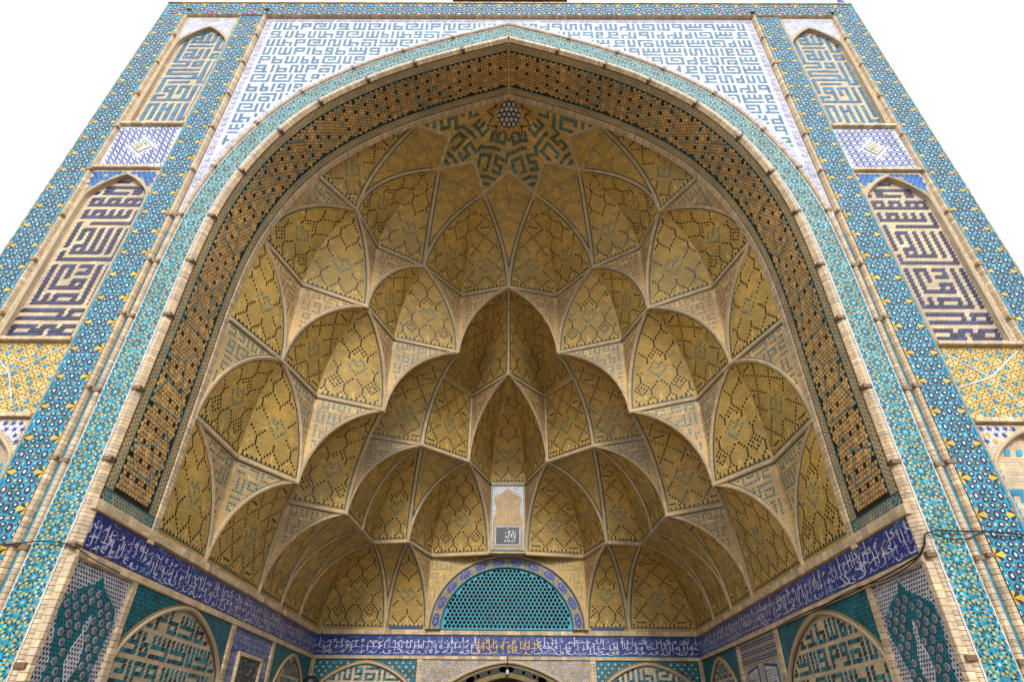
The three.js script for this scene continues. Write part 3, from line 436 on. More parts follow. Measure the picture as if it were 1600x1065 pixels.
class Surf {
  constructor(f, nu = 14, nt = 22, ab = null) {
    this.f = f; this.nu = nu; this.nt = nt; this.g = []; this.w = []; this.b = [0];
    for (let j = 0; j <= nt; j++) { const row = []; let w = 0; for (let i = 0; i <= nu; i++) { row.push(f(i / nu, j / nt)); if (i) w += row[i].distanceTo(row[i - 1]); } this.g.push(row); this.w.push(w); if (j) this.b.push(this.b[j - 1] + row[nu >> 1].distanceTo(this.g[j - 1][nu >> 1])); }
    this.ab = this.g.map((row, j) => row.map((p, i) => (ab ? ab(p) : [(i / nu - 0.5) * this.w[j], this.b[j]])));
  }
  wAt(t) { const q = Math.min(this.nt - 1e-6, t * this.nt), j = Math.floor(q); return this.w[j] + (this.w[j + 1] - this.w[j]) * (q - j); }
  normal(u, t) { const e = 0.004, u0 = Math.max(0, u - e), u1 = Math.min(1, u + e), t1 = Math.min(0.985, t), p = this.f(u, t1), n = this.f(u1, t1).sub(this.f(u0, t1)).cross(this.f(u, Math.min(1, t1 + e)).sub(this.f(u, Math.max(0, t1 - e)))); n.normalize(); if (n.dot(INNER.clone().sub(p)) < 0) n.negate(); return n; }
  mesh(name, mat, parent) {
    const { nu, nt } = this, pos = [], nor = [], uv = [], col = [], idx = [];
    for (let j = 0; j <= nt; j++) for (let i = 0; i <= nu; i++) { const p = this.g[j][i], n = this.normal(i / nu, j / nt); pos.push(p.x, p.y, p.z); nor.push(n.x, n.y, n.z); uv.push(this.ab[j][i][0] + 20, this.ab[j][i][1]); col.push(1, 1, 1); }
    const a0 = this.g[nt >> 2][0], flip = this.g[nt >> 2][1].clone().sub(a0).cross(this.g[(nt >> 2) + 1][0].clone().sub(a0)).dot(INNER.clone().sub(a0)) < 0;
    for (let j = 0; j < nt; j++) for (let i = 0; i < nu; i++) { const a = j * (nu + 1) + i, b = a + 1, c = a + nu + 2, d = a + nu + 1; if (flip) idx.push(a, c, b, a, d, c); else idx.push(a, b, c, a, c, d); }
    const g = new THREE.BufferGeometry(); g.setIndex(idx); g.setAttribute('position', new THREE.Float32BufferAttribute(pos, 3)); g.setAttribute('normal', new THREE.Float32BufferAttribute(nor, 3)); g.setAttribute('uv', new THREE.Float32BufferAttribute(uv, 2)); g.setAttribute('color', new THREE.Float32BufferAttribute(col, 3));
    return addMesh(name, g, mat, parent);
  }
  // little lozenges on a lattice; kind(i, j) says which
  inlay(mb, pitch, kind, size, margin, off = [0, 0]) {
    const { nu, nt } = this, seen = new Set();
    for (let j = 0; j < nt; j++) for (let i = 0; i < nu; i++) for (const k of [0, 1]) {
      const I = k ? [[i, j], [i + 1, j + 1], [i, j + 1]] : [[i, j], [i + 1, j], [i + 1, j + 1]], Q = I.map(([a, b]) => this.ab[b][a]), P = I.map(([a, b]) => this.g[b][a]);
      const den = (Q[1][1] - Q[2][1]) * (Q[0][0] - Q[2][0]) + (Q[2][0] - Q[1][0]) * (Q[0][1] - Q[2][1]); if (Math.abs(den) < 1e-8) continue;
      const a0 = Math.ceil((Math.min(Q[0][0], Q[1][0], Q[2][0]) - off[0]) / pitch), a1 = Math.floor((Math.max(Q[0][0], Q[1][0], Q[2][0]) - off[0]) / pitch), b0 = Math.ceil((Math.min(Q[0][1], Q[1][1], Q[2][1]) - off[1]) / pitch), b1 = Math.floor((Math.max(Q[0][1], Q[1][1], Q[2][1]) - off[1]) / pitch);
      for (let a = a0; a <= a1; a++) for (let b = b0; b <= b1; b++) {
        const col = kind(a, b); if (!col || seen.has(a * 4096 + b)) continue;
        const x = a * pitch + off[0], y = b * pitch + off[1], l0 = ((Q[1][1] - Q[2][1]) * (x - Q[2][0]) + (Q[2][0] - Q[1][0]) * (y - Q[2][1])) / den, l1 = ((Q[2][1] - Q[0][1]) * (x - Q[2][0]) + (Q[0][0] - Q[2][0]) * (y - Q[2][1])) / den, l2 = 1 - l0 - l1;
        if (l0 < -1e-6 || l1 < -1e-6 || l2 < -1e-6) continue;
        const u = (l0 * I[0][0] + l1 * I[1][0] + l2 * I[2][0]) / nu, t = (l0 * I[0][1] + l1 * I[1][1] + l2 * I[2][1]) / nt, w = this.wAt(t); if (u * w < margin[0] || (1 - u) * w < margin[1] || t > 0.97) continue;
        seen.add(a * 4096 + b);
        const n = this.normal(u, t), p = this.f(u, t).addScaledVector(n, 0.005);
        // in-surface axes of the lattice
        const e1 = P[1].clone().sub(P[0]), e2 = P[2].clone().sub(P[0]), A = [Q[1][0] - Q[0][0], Q[1][1] - Q[0][1]], B = [Q[2][0] - Q[0][0], Q[2][1] - Q[0][1]], D = A[0] * B[1] - A[1] * B[0];
        const Ta = e1.clone().multiplyScalar(B[1] / D).addScaledVector(e2, -A[1] / D), Tb = e1.clone().multiplyScalar(-B[0] / D).addScaledVector(e2, A[0] / D); Ta.addScaledVector(n, -Ta.dot(n)).normalize(); Tb.addScaledVector(n, -Tb.dot(n)).normalize();
        const s = size * (0.92 + 0.16 * hash2(a, b, 6)), c = vary(col, hash2(a, b, 2), 0.25);
        mb.quad(p.clone().addScaledVector(Ta, -s), p.clone().addScaledVector(Tb, -s), p.clone().addScaledVector(Ta, s), p.clone().addScaledVector(Tb, s), c);
      }
    }
  }
  // dark glazed line that runs along an edge (u side 0 or 1, or the foot)
  lineU(mb, side, off, width, col, t0 = 0.02, t1 = 0.94) {
    const n = 26; let prev = null;
    for (let i = 0; i <= n; i++) { const t = t0 + (t1 - t0) * i / n, w = this.wAt(t); if (w < off * 2.2) { prev = null; continue; } const ua = off / w, ub = (off + width) / w, A = side ? 1 - ua : ua, B = side ? 1 - ub : ub, nn = this.normal((A + B) / 2, t), cur = [this.f(A, t).addScaledVector(nn, 0.006), this.f(B, t).addScaledVector(nn, 0.006)]; if (prev) mb.quad(prev[0], prev[1], cur[1], cur[0], col); prev = cur; }
  }
  lineFoot(mb, off, width, col) { const T = (d) => { let j = 0; while (j < this.nt && this.b[j + 1] < d) j++; return (j + (d - this.b[j]) / (this.b[j + 1] - this.b[j])) / this.nt; }, ta = T(off), tb = T(off + width), n = 14; for (let i = 0; i < n; i++) { const a = 0.03 + 0.94 * i / n, b = 0.03 + 0.94 * (i + 1) / n, q = [[a, ta], [b, ta], [b, tb], [a, tb]].map(([u, t]) => this.f(u, t).addScaledVector(this.normal(u, t), 0.006)); mb.quad(q[0], q[1], q[2], q[3], col); } }
}
// dot drawings: lines on a lattice, mirrored about the middle
function dotMotif(lines, teal) { const m = new Map(), put = (L, c) => { for (const [x0, y0, x1, y1] of L) { const n = Math.max(Math.abs(x1 - x0), Math.abs(y1 - y0)) || 1; for (let i = 0; i <= n; i++) { const x = Math.round(x0 + (x1 - x0) * i / n), y = Math.round(y0 + (y1 - y0) * i / n); m.set(x + ',' + y, c); m.set(-x + ',' + y, c); } } }; put(lines, 1); for (const [x, y] of teal || []) m.set(x + ',' + y, 2); return m; }
const KSQ = []; // a small turned square of script
{ const rows = ['#####', '#...#', '#.#.#', '#.###', '#.#..']; rows.forEach((r, j) => { for (let i = 0; i < 5; i++) if (r[i] === '#') KSQ.push([i - 2 - (j - 2), i - 2 + (j - 2)]); }); }
const tealAt = (cy) => KSQ.map(([x, y]) => [x, cy + y]);
// three drawings: elongated honeycomb of dots with cross bars, opened up round the script square
const MOT = [0, 1, 2].map((q) => {
  const L = [], y0 = [2, -2, 0][q], sh = [0, 0, 4][q], cy = [15, 14, 16][q];
  if (q === 1) for (let j = 0; j < 7; j++) for (let i = 0; i < 4; i++) { const x = i * 10, y = y0 + j * 10, seg = (a, b, c, d) => L.push([x + a, y + b, x + c, y + d]); seg(0, 0, 5, 5); seg(5, 5, 0, 10); seg(5, 5, 10, 0); seg(5, 5, 10, 10); if ((i + j) % 2) seg(-2, 5, 2, 5); }
  else for (let j = -1; j < 6; j++) for (let i = 0; i < 6; i++) { const x = i * 8 + sh - 4, y = y0 + j * 14, seg = (a, b, c, d) => L.push([x + a, y + b, x + c, y + d]); seg(0, 0, 4, 4); seg(4, 4, 8, 0); seg(4, 4, 4, 7); seg(4, 7, 0, 11); seg(4, 7, 8, 11); seg(0, 11, 0, 14); if (q === 2 && (i + j) % 2) { seg(2, 7, 0, 5); seg(0, 5, -2, 7); seg(-2, 7, 0, 9); seg(0, 9, 2, 7); } }
  const m = dotMotif(L), out = new Map(); for (const [k, c] of m) { const [x, y] = k.split(',').map(Number); if (y > 1 && Math.abs(x) + Math.abs(y - cy) > 6) out.set(k, c); } for (const [x, y] of tealAt(cy)) out.set(x + ',' + y, 2);
  return out;
});
const TEALX = dotMotif([[0, 1, 4, 5], [4, 5, 0, 9], [-3, 12, 3, 12], [0, 10, 0, 15], [5, 10, 9, 14], [9, 10, 5, 14], [4, 17, 0, 21], [4, 17, 8, 21], [8, 21, 12, 17], [0, 23, 4, 27], [4, 27, 4, 31], [8, 24, 8, 30], [5, 27, 11, 27], [0, 32, 4, 36], [4, 36, 8, 32], [0, 38, 0, 44], [-3, 41, 3, 41], [6, 38, 10, 42], [10, 38, 6, 42]]);
const DOT = { 1: COL.black, 2: lin('#1d7a86') }, cTeal = lin('#236f7a');
const BROWN = lin('#8a6234');
const TXT = new Set(textRows(60, 8, 901).map(([i, j]) => i + ',' + j));
const lineCol = lin('#0f525e');
let vcount = 0;
function cellFace(parent, f, opt = {}) {
  const S = new Surf(f, opt.nu, opt.nt), mb = new MB(), k = vcount++, mot = MOT[opt.mot ?? k % 3];
  S.mesh('cell_face', matVault, parent);
  const foot = 2;
  S.inlay(mb, opt.pitch || 0.06, (a, b) => (opt.tealX ? (TEALX.has(a + ',' + b) ? cTeal : null) : b === foot && !opt.noFoot && (a & 1) === 0 ? COL.black : DOT[mot.get(a + ',' + (b - 1))]), opt.size || 0.032, opt.margin || [0.1, 0.06]);
  mb.build('dot_inlay', matInlay, parent, true);
  const ml = new MB(); for (const sd of opt.lines || [0]) S.lineU(ml, sd, 0.055, 0.027, lineCol, 0.03, opt.tl || 0.95); if (!opt.noFoot) S.lineFoot(ml, 0.075, 0.02, lineCol); ml.build('border_line', matInlay, parent);
  return S;
}
function wallFacet(parent, P, R, Q, opt = {}) {      // upright triangle below a ledge R-P, cut by the rib P-Q
  const hx = Math.hypot(P.x - Q.x, P.z - Q.z), f = (u, t) => { const a = bez(P, Q, t), k = Math.min(1, Math.hypot(P.x - a.x, P.z - a.z) / hx); return lerp(a, lerp(P, R, k), u); };
  const e = V3(P.x - R.x, 0, P.z - R.z); e.normalize();
  const S = new Surf(f, 10, 20, (p) => [(p.x - R.x) * e.x + (p.z - R.z) * e.z, R.y - p.y]), mb = new MB();
  S.mesh('facet_face', opt.mat || matFacet, parent);
  if (!opt.plain) { const rev = opt.rev ? -1 : 1, col = opt.col || cTeal; S.inlay(mb, 0.066, (a, b) => (TXT.has((rev > 0 ? a + 2 : 40 - a) + ',' + (b + (opt.row || 0) * 6)) && b > 1 && a > 1 ? col : null), 0.029, [0.12, 0.09]); mb.build('dot_inlay', matInlay, parent, true); }
  const ml = new MB(); S.lineU(ml, 0, 0.065, 0.02, lin('#1c5f6c'), 0.02, 0.93); S.lineU(ml, 1, 0.06, 0.02, lin('#1c5f6c'), 0.02, 0.93); ml.build('border_line', matInlay, parent);
}
const ruled = (P1, P2, Q) => (u, t) => lerp(bez(P1, Q, t), bez(P2, Q, t), u);
// swept brick moulding
function sweep(name, pts, hw, proud, mat, parent, back = 0.06, up = null) {
  const mb = new MB(), n = pts.length, fr = pts.map((p, i) => { const t = pts[Math.min(n - 1, i + 1)].clone().sub(pts[Math.max(0, i - 1)]).normalize(); let d = up ? up.clone() : INNER.clone().sub(p).normalize(); d.addScaledVector(t, -d.dot(t)).normalize(); const s = t.clone().cross(d); const q = (a, b) => p.clone().addScaledVector(s, a).addScaledVector(d, b); return [q(-hw, -back), q(-hw, proud * 0.75), q(-hw * 0.55, proud), q(hw * 0.55, proud), q(hw, proud * 0.75), q(hw, -back)]; });
  let L = hash2(vcount, n, 8) * 4;
  for (let i = 0; i + 1 < n; i++) { const a = fr[i], b = fr[i + 1], l = pts[i].distanceTo(pts[i + 1]), tone = ONE; for (let k = 0; k < 5; k++) { mb.tri(a[k], b[k], b[k + 1], tone, [k * 0.05, L], [k * 0.05, L + l], [k * 0.05 + 0.05, L + l]); mb.tri(a[k], b[k + 1], a[k + 1], tone, [k * 0.05, L], [k * 0.05 + 0.05, L + l], [k * 0.05 + 0.05, L]); } L += l; }
  const c = (f) => { for (let k = 1; k < 5; k++) mb.tri(f[0], f[k], f[k + 1], ONE, [0, 0], [0.05, 0], [0.05, 0.05]); }; c(fr[0]); c(fr[n - 1]);
  return mb.build(name, mat, parent);
}
const ribDone = new Set();
function rib(P, Q, hw = 0.038, proud = 0.032) { const key = [P.x, P.z, Q.x, Q.z].map((v) => v.toFixed(2)).join(); if (ribDone.has(key)) return; ribDone.add(key); const pts = []; for (let i = 0; i <= 24; i++) pts.push(bez(P, Q, i / 24)); sweep('rib', pts, hw, proud, matRib, vault); }
function ledge(pts, h = 0.042) { for (let i = 0; i + 1 < pts.length; i++) { const d = pts[i + 1].clone().sub(pts[i]), n = V3(-d.z, 0, d.x).normalize(), m = lerp(pts[i], pts[i + 1], 0.5); if (n.dot(V3(0, 0, -9.65).sub(m).setY(0)) < 0) n.negate(); sweep('ledge', [pts[i].clone().setY(pts[i].y - 0.01), lerp(pts[i], pts[i + 1], 0.5).setY(pts[i].y - 0.01), pts[i + 1].clone().setY(pts[i].y - 0.01)], h, 0.05, matRib, vault, 0.08, n); } }

const HB = 13.08, HC = 10.96, HD = 8.72, HE = 6.49, HF = 4.41;
const polar = (r, deg, y) => V3(-r * Math.sin(deg * Math.PI / 180), y, -9.65 - r * Math.cos(deg * Math.PI / 180));
const O = V3(0, 16.34, -9.65);
for (const s of [-1, 1]) {
  const m = (v) => V3(s < 0 ? v.x : -v.x, v.y, v.z), q = (x, z, y) => m(V3(x, y, z));
  const tip = (a) => m(polar(2.45, a, 15.1)), notch = (a) => m(polar(1.70, a, 15.36));
  const T18 = tip(18), T54 = tip(54), T90 = m(polar(2.45, 90, 15.1)), N0 = notch(0), N36 = notch(36), N72 = notch(72);
  const Bb = q(-4.66, -9.62, HB), B72 = q(-3.96, -10.76, HB), Br54 = q(-3.66, -12.13, HB), B36 = q(-2.47, -12.96, HB), Br18 = q(-1.45, -14.28, HB), B0 = V3(0, HB, -13.88);
  const Cb = q(-5.50, -9.62, HC), Cr = q(-5.07, -11.25, HC), C1 = q(-3.66, -12.13, HC), Cr2 = q(-3.19, -13.6, HC), C2 = q(-1.45, -14.28, HC), Cn1 = q(-1.2, -16.88, HC), Cn2 = V3(0, HC, -15.46);
  const Db = q(-5.62, -9.62, HD), D1 = q(-5.07, -11.25, HD), Dr1 = q(-4.73, -12.86, HD), D2 = q(-3.19, -13.6, HD), Dr2 = q(-3.95, -15.1, HD), D3 = q(-2.47, -15.73, HD), D4 = q(-1.2, -16.88, HD), Dr4 = q(-0.57, -18.76, HD);
  const Eb = q(-5.62, -9.62, HE), Er = q(-5.56, -11.45, HE), E1 = q(-4.73, -12.86, HE), Er2 = q(-5.35, -14.15, HE), E2 = q(-4.12, -15.0, HE), E3 = q(-4.03, -16.47, HE), E4 = q(-3.94, -17.66, HE), E5 = q(-2.9, -17.5, HE), Er5 = q(-2.4, -19.1, HE), E6 = q(-0.57, -18.76, HE);
  const Fb = q(-5.63, -9.62, HF), F1 = q(-5.62, -11.48, HF), F2 = q(-5.62, -14.3, HF), F3 = q(-5.62, -15.85, HF), F4 = q(-5.62, -17.38, HF), Fc = q(-5.62, -19.3, HF), F5 = q(-3.64, -19.3, HF), F6 = q(-2.38, -19.3, HF);
  const cell = (P, L, opt = {}) => { const g = sub('muqarnas_cell', vault); for (let i = 0; i + 1 < L.length; i++) { const first = i === 0, last = i + 2 === L.length, A = L[i], B = L[i + 1]; cellFace(g, (u, t) => bez(P, lerp(A, B, u), t), { lines: [...(first && !opt.openL ? [0] : []), ...(last && !opt.openR ? [1] : [])], margin: [first ? 0.13 : 0.05, last ? 0.13 : 0.05], ...opt }); } if (!opt.openL) rib(P, L[0]); if (!opt.openR) rib(P, L[L.length - 1]); };
  const wall = (P, R, Q, opt) => wallFacet(sub('wall_facet', vault), P, R, Q, opt);
  const kite = (P1, P2, Q, opt = {}) => { const g = sub('kite_facet', vault); cellFace(g, ruled(P1, P2, Q), { tealX: true, lines: [0, 1], margin: [0.13, 0.13], noFoot: true, pitch: 0.068, size: 0.027, nu: 12, ...opt }); };

  // crown: star cap and the kites round it
  const tri = (a, b, c) => { const S = new Surf((u, t) => lerp(lerp(b, c, u), a, t), 6, 6, (p) => [p.x * 1.0, -p.z * 1.1]); S.mesh('cap_face', matVault, capG); };
  const capG = sub('star_cap', vault); tri(O, N0, T18); tri(O, T18, N36); tri(O, N36, T54); tri(O, T54, N72); tri(O, N72, T90);
  const ridge = (a, b) => { sweep('cap_rib', [a, lerp(a, b, 0.5), b], 0.05, 0.025, matRib, vault); };
  ridge(N0, T18); ridge(T18, N36); ridge(N36, T54); ridge(T54, N72); ridge(N72, T90);
  const kTop = (a, n, b) => { const g = sub('kite_facet', vault), S = new Surf((u, t) => lerp(lerp(a, b, u), n, t), 8, 8); S.mesh('cell_face', matVault, g); };
  kTop(T18, N36, T54); kTop(T54, N72, T90);
  kite(T18, T54, B36); kite(T54, T90, B72);
  if (s < 0) { const T18r = V3(-T18.x, T18.y, T18.z); kTop(T18, N0, T18r); kite(T18, T18r, B0); }
  cell(T18, [B36, Br18, B0]); cell(T54, [B72, Br54, B36]); cell(T90, [Bb, B72], { openL: true });
  ledge([Bb, B72]); ledge([B72, Br54]); ledge([Br54, B36]); ledge([B36, Br18]); ledge([Br18, B0]);
  // tier C
  wall(B72, Bb, Cb, { row: 1, rev: s > 0 }); for (const [P, R, Q, r] of [[B72, Br54, C1, 0], [B36, Br54, C1, 2], [B36, Br18, C2, 1], [B0, Br18, C2, 3]]) wall(P, R, Q, { row: r, col: BROWN, rev: s > 0 });
  cell(B72, [Cb, Cr, C1]); cell(B36, [C1, Cr2, C2]);
  ledge([Cb, Cr]); ledge([Cr, C1]); ledge([C1, Cr2]); ledge([Cr2, C2]);
  // deep niche on the axis
  const rc = (t) => bez(C2, D3, t), Cn0 = rc(0.66);
  { const g = sub('muqarnas_cell', vault); cellFace(g, (u, t) => bez(B0, lerp(Cn2, Cn1, u), t), { lines: [0] }); cellFace(g, (u, t) => bez(B0, lerp(Cn1, Cn0, u), t), { lines: [], noFoot: true }); cellFace(g, (u, t) => bez(B0, rc(0.66 + 0.34 * u), t), { lines: [1], noFoot: true }); rib(B0, C2); if (s < 0) rib(B0, Cn2, 0.035, 0.03); ledge([Cn2, Cn1]); sweep('ledge', [Cn1, lerp(Cn1, Cn0, 0.5), Cn0], 0.05, 0.05, matRib, vault); }
  // tier D
  wall(Cb, Cr, D1, { row: 4, col: BROWN, rev: s > 0 }); wall(C1, Cr, D1, { row: 2, col: BROWN, rev: s > 0 }); wall(C1, Cr2, D2, { row: 3, col: BROWN, rev: s > 0 }); wall(C2, Cr2, D2, { row: 1, col: cTeal, rev: s > 0 });
  cell(Cb, [Db, D1], { openL: true }); cell(C1, [D1, Dr1, D2]); cell(C2, [D2, Dr2, D3]);
  ledge([Db, D1]); ledge([D1, Dr1]); ledge([Dr1, D2]); ledge([D2, Dr2]); ledge([Dr2, D3]);
  { const g = sub('muqarnas_cell', vault); cellFace(g, (u, t) => lerp(rc(0.66 * t), lerp(D4, Cn1, t), u), { lines: [0, 1], tl: 0.98, mot: 1, margin: [0.12, 0.12] }); sweep('rib', [D4, lerp(D4, Cn1, 0.5), Cn1], 0.05, 0.04, matRib, vault); ledge([D3, D4]); }
  wall(Cn2, Cn1, D4, { row: 2, col: BROWN, rev: s > 0 });
  { const g = sub('muqarnas_cell', vault); cellFace(g, (u, t) => bez(Cn2, lerp(D4, Dr4, u), t), { lines: [0] }); rib(Cn2, D4); ledge([D4, Dr4]); if (s < 0) { const Dr4r = V3(-Dr4.x, Dr4.y, Dr4.z); cellFace(g, (u, t) => bez(Cn2, lerp(Dr4, Dr4r, u), t), { lines: [], mot: 0 }); ledge([Dr4, Dr4r]); } }
  // tier E
  wall(D1, Db, Eb, { row: 3, rev: s > 0 }); wall(D1, Dr1, E1, { row: 1, rev: s > 0 }); wall(D2, Dr1, E1, { row: 0, rev: s < 0 }); wall(D2, Dr2, E2, { row: 2, rev: s > 0 }); wall(D3, Dr2, E2, { row: 4, rev: s < 0 });
  cell(D1, [Eb, Er, E1]); cell(D2, [E1, Er2, E2]); cell(D3, [E2, E3]); cell(D3, [E3, E4, E5]);
  kite(D3, D4, E5); cell(D4, [E5, Er5, E6]); wall(D4, Dr4, E6, { row: 1, col: BROWN, rev: s > 0 });
  ledge([Eb, Er]); ledge([Er, E1]); ledge([E1, Er2]); ledge([Er2, E2]); ledge([E2, E3]); ledge([E3, E4]); ledge([E4, E5]); ledge([E5, Er5]); ledge([Er5, E6]);
  // tier F, down to the inscription
  wall(Eb, Er, F1, { row: 0, rev: s > 0 }); wall(E1, Er, F1, { row: 4, rev: s < 0 }); wall(E1, Er2, F2, { plain: true }); wall(E2, Er2, F2, { row: 1, rev: s < 0 }); wall(E5, Er5, F6, { row: 2, col: BROWN, rev: s < 0 });
  cell(Eb, [Fb, F1], { openL: true }); cell(E1, [F1, F2]); cell(E2, [F2, F3]); cell(E3, [F3, F4]); cell(E4, [F4, Fc, F5]); cell(E5, [F5, F6]);
  kite(E2, E3, F3); kite(E3, E4, F4); kite(E4, E5, F5);
}
// script and medallion on the star cap
{
  const g = vault.children.find((o) => o.name === 'star_cap'), B = []; for (let a = -90; a <= 90; a += 18) { const tipA = Math.abs(a) % 36 === 18; B.push(polar(tipA ? 2.45 : 1.7, a, tipA ? 15.1 : 15.36)); }
  const M = (x, z, d) => { const a = Math.atan2(-x, -(z)) * 180 / Math.PI, k = Math.min(9.999, Math.max(0, (a + 90) / 18)), i = Math.floor(k), p = B[i], q = B[i + 1], r = Math.hypot(x, z), dir = [x, z];   // cap point above plan position (x, z from the crown)
    const ax = p.x, az = p.z + 9.65, bx = q.x, bz = q.z + 9.65, det = ax * bz - az * bx, l = (x * bz - z * bx) / det, mm = (ax * z - az * x) / det; return V3(x, 16.34 + (p.y - 16.34) * l + (q.y - 16.34) * mm - d, -9.65 + z); };
  const list = [], rng = makeRng(77), p = 0.094;
  const rows = ['1 3 5 7', '1 3 5 7', '1 3-7 9', '1 9', '1-6 9', '9', '1-4 6-9', '1 4 6', '1 4 6-8', '1 4 8', '1 3-4 6-8', '', '1-8', '', '1-9'];
  for (const a of [-90, -54, -18, 18, 54, 90]) for (const [i, j] of grid(rows)) { const x = (i - 5) * p, y = 0.86 + j * p, ra = a * Math.PI / 180, u = -Math.sin(ra) * y + Math.cos(ra) * x, v = -Math.cos(ra) * y - Math.sin(ra) * x; if (v > -0.05) continue; const ang = Math.atan2(-u, -v) * 180 / Math.PI; let da = Math.abs(ang - a); if (da > 17.6) continue; const rr = Math.hypot(u, v), f = Math.abs(da) / 18, Rm = 1 / ((1 - f) / 2.45 + f / 1.7); if (rr > Rm * 0.955 || rr < 0.8) continue;
    const c = Math.cos(ra), s2 = Math.sin(ra), t = (dx, dy) => [u + c * dx - s2 * dy, v - s2 * dx - c * dy]; for (const o of [-0.25, 0.25]) list.push({ poly: [t(-0.044, o * p - 0.021), t(0.044, o * p - 0.014), t(0.044, o * p + 0.021), t(-0.044, o * p + 0.014)], d1: 0.008, sides: false, col: vary(rng() < 0.5 ? lin('#0f6f74') : lin('#0a464e'), rng(), 0.3) }); }
  layPieces(g, 'script_brick', list, M, matInlay);
  const med = [], okm = (q) => q.every((z) => z[1] < -0.03), c = [0, -0.37];
  const sr = (x, y) => { const a = Math.atan2(y - c[1], x - c[0]) + Math.PI / 2, k = mod(a / (Math.PI / 10), 2), t = k > 1 ? 2 - k : k; return [Math.hypot(x - c[0], y - c[1]), 1 / ((1 - t) / 0.66 + t / 0.45)]; };
  for (let i = -30; i <= 30; i++) for (let j = -30; j <= 22; j++) { const x = c[0] + i * 0.026, y = c[1] + j * 0.026, [r, R] = sr(x, y); if (y > -0.04 || r > R) continue; const q = 0.0128; let col = r > R - 0.05 ? COL.ink : r > 0.33 ? lin('#b08a3a') : null;
    if (!col) { const a = Math.round((y - c[1]) / 0.115), bx = (x - c[0]) / 0.132 - (a & 1) * 0.5, dx = (bx - Math.round(bx)) * 0.132, dy = y - c[1] - a * 0.115; col = Math.hypot(dx, dy) < 0.05 ? lin('#bdb8b6') : COL.ink; }
    med.push({ poly: rectP(x - q, y - q, x + q, y + q), d1: 0.008, sides: false, col }); }
  layPieces(g, 'medallion_tile', med, M, matInlay);
}

// ---------------------------------------------------------------- inscriptions: white letters on cobalt, drawn stroke by stroke
const STROKES = {
  alif: [[0, 0, 0.02, 0.35, 0.0, 0.8]], lam: [[0, 0.82, 0.01, 0.3, 0, 0.12], [0, 0.12, -0.05, -0.04, -0.2, 0.0]], nun: [[0, 0.34, 0.04, 0.0, -0.2, -0.02], [-0.2, -0.02, -0.42, -0.02, -0.4, 0.26]],
  ya: [[0, 0.36, -0.26, 0.46, -0.2, 0.22], [-0.2, 0.22, 0.04, 0.14, -0.06, 0.0], [-0.06, 0, -0.3, -0.16, -0.56, 0.06], [-0.56, 0.06, -0.62, 0.14, -0.58, 0.22]], waw: [[0, 0.3, -0.14, 0.34, -0.12, 0.18], [-0.12, 0.18, 0.02, 0.14, 0.0, 0.3], [0, 0.26, 0.0, 0.0, -0.26, -0.06]],
  kaf: [[0.36, 0.86, 0.1, 0.72, 0.06, 0.62], [0.06, 0.62, 0.3, 0.4, 0.26, 0.1], [0.26, 0.1, 0.2, 0, -0.3, 0.02]], sin: [[0, 0.22, -0.02, 0.06, -0.08, 0.1], [-0.08, 0.22, -0.1, 0.05, -0.18, 0.1], [-0.18, 0.22, -0.2, -0.04, -0.5, 0.02]], ayn: [[0, 0.42, -0.26, 0.48, -0.22, 0.3], [-0.22, 0.3, -0.1, 0.26, 0, 0.28], [-0.12, 0.28, -0.36, 0.08, -0.02, 0.0]],
  ha: [[0, 0.24, -0.2, 0.38, -0.22, 0.12], [-0.22, 0.12, -0.12, 0.0, 0, 0.24], [-0.1, 0.1, -0.2, 0.0, -0.32, 0.02]], ra: [[0, 0.26, 0.0, 0.02, -0.22, -0.06]],
};
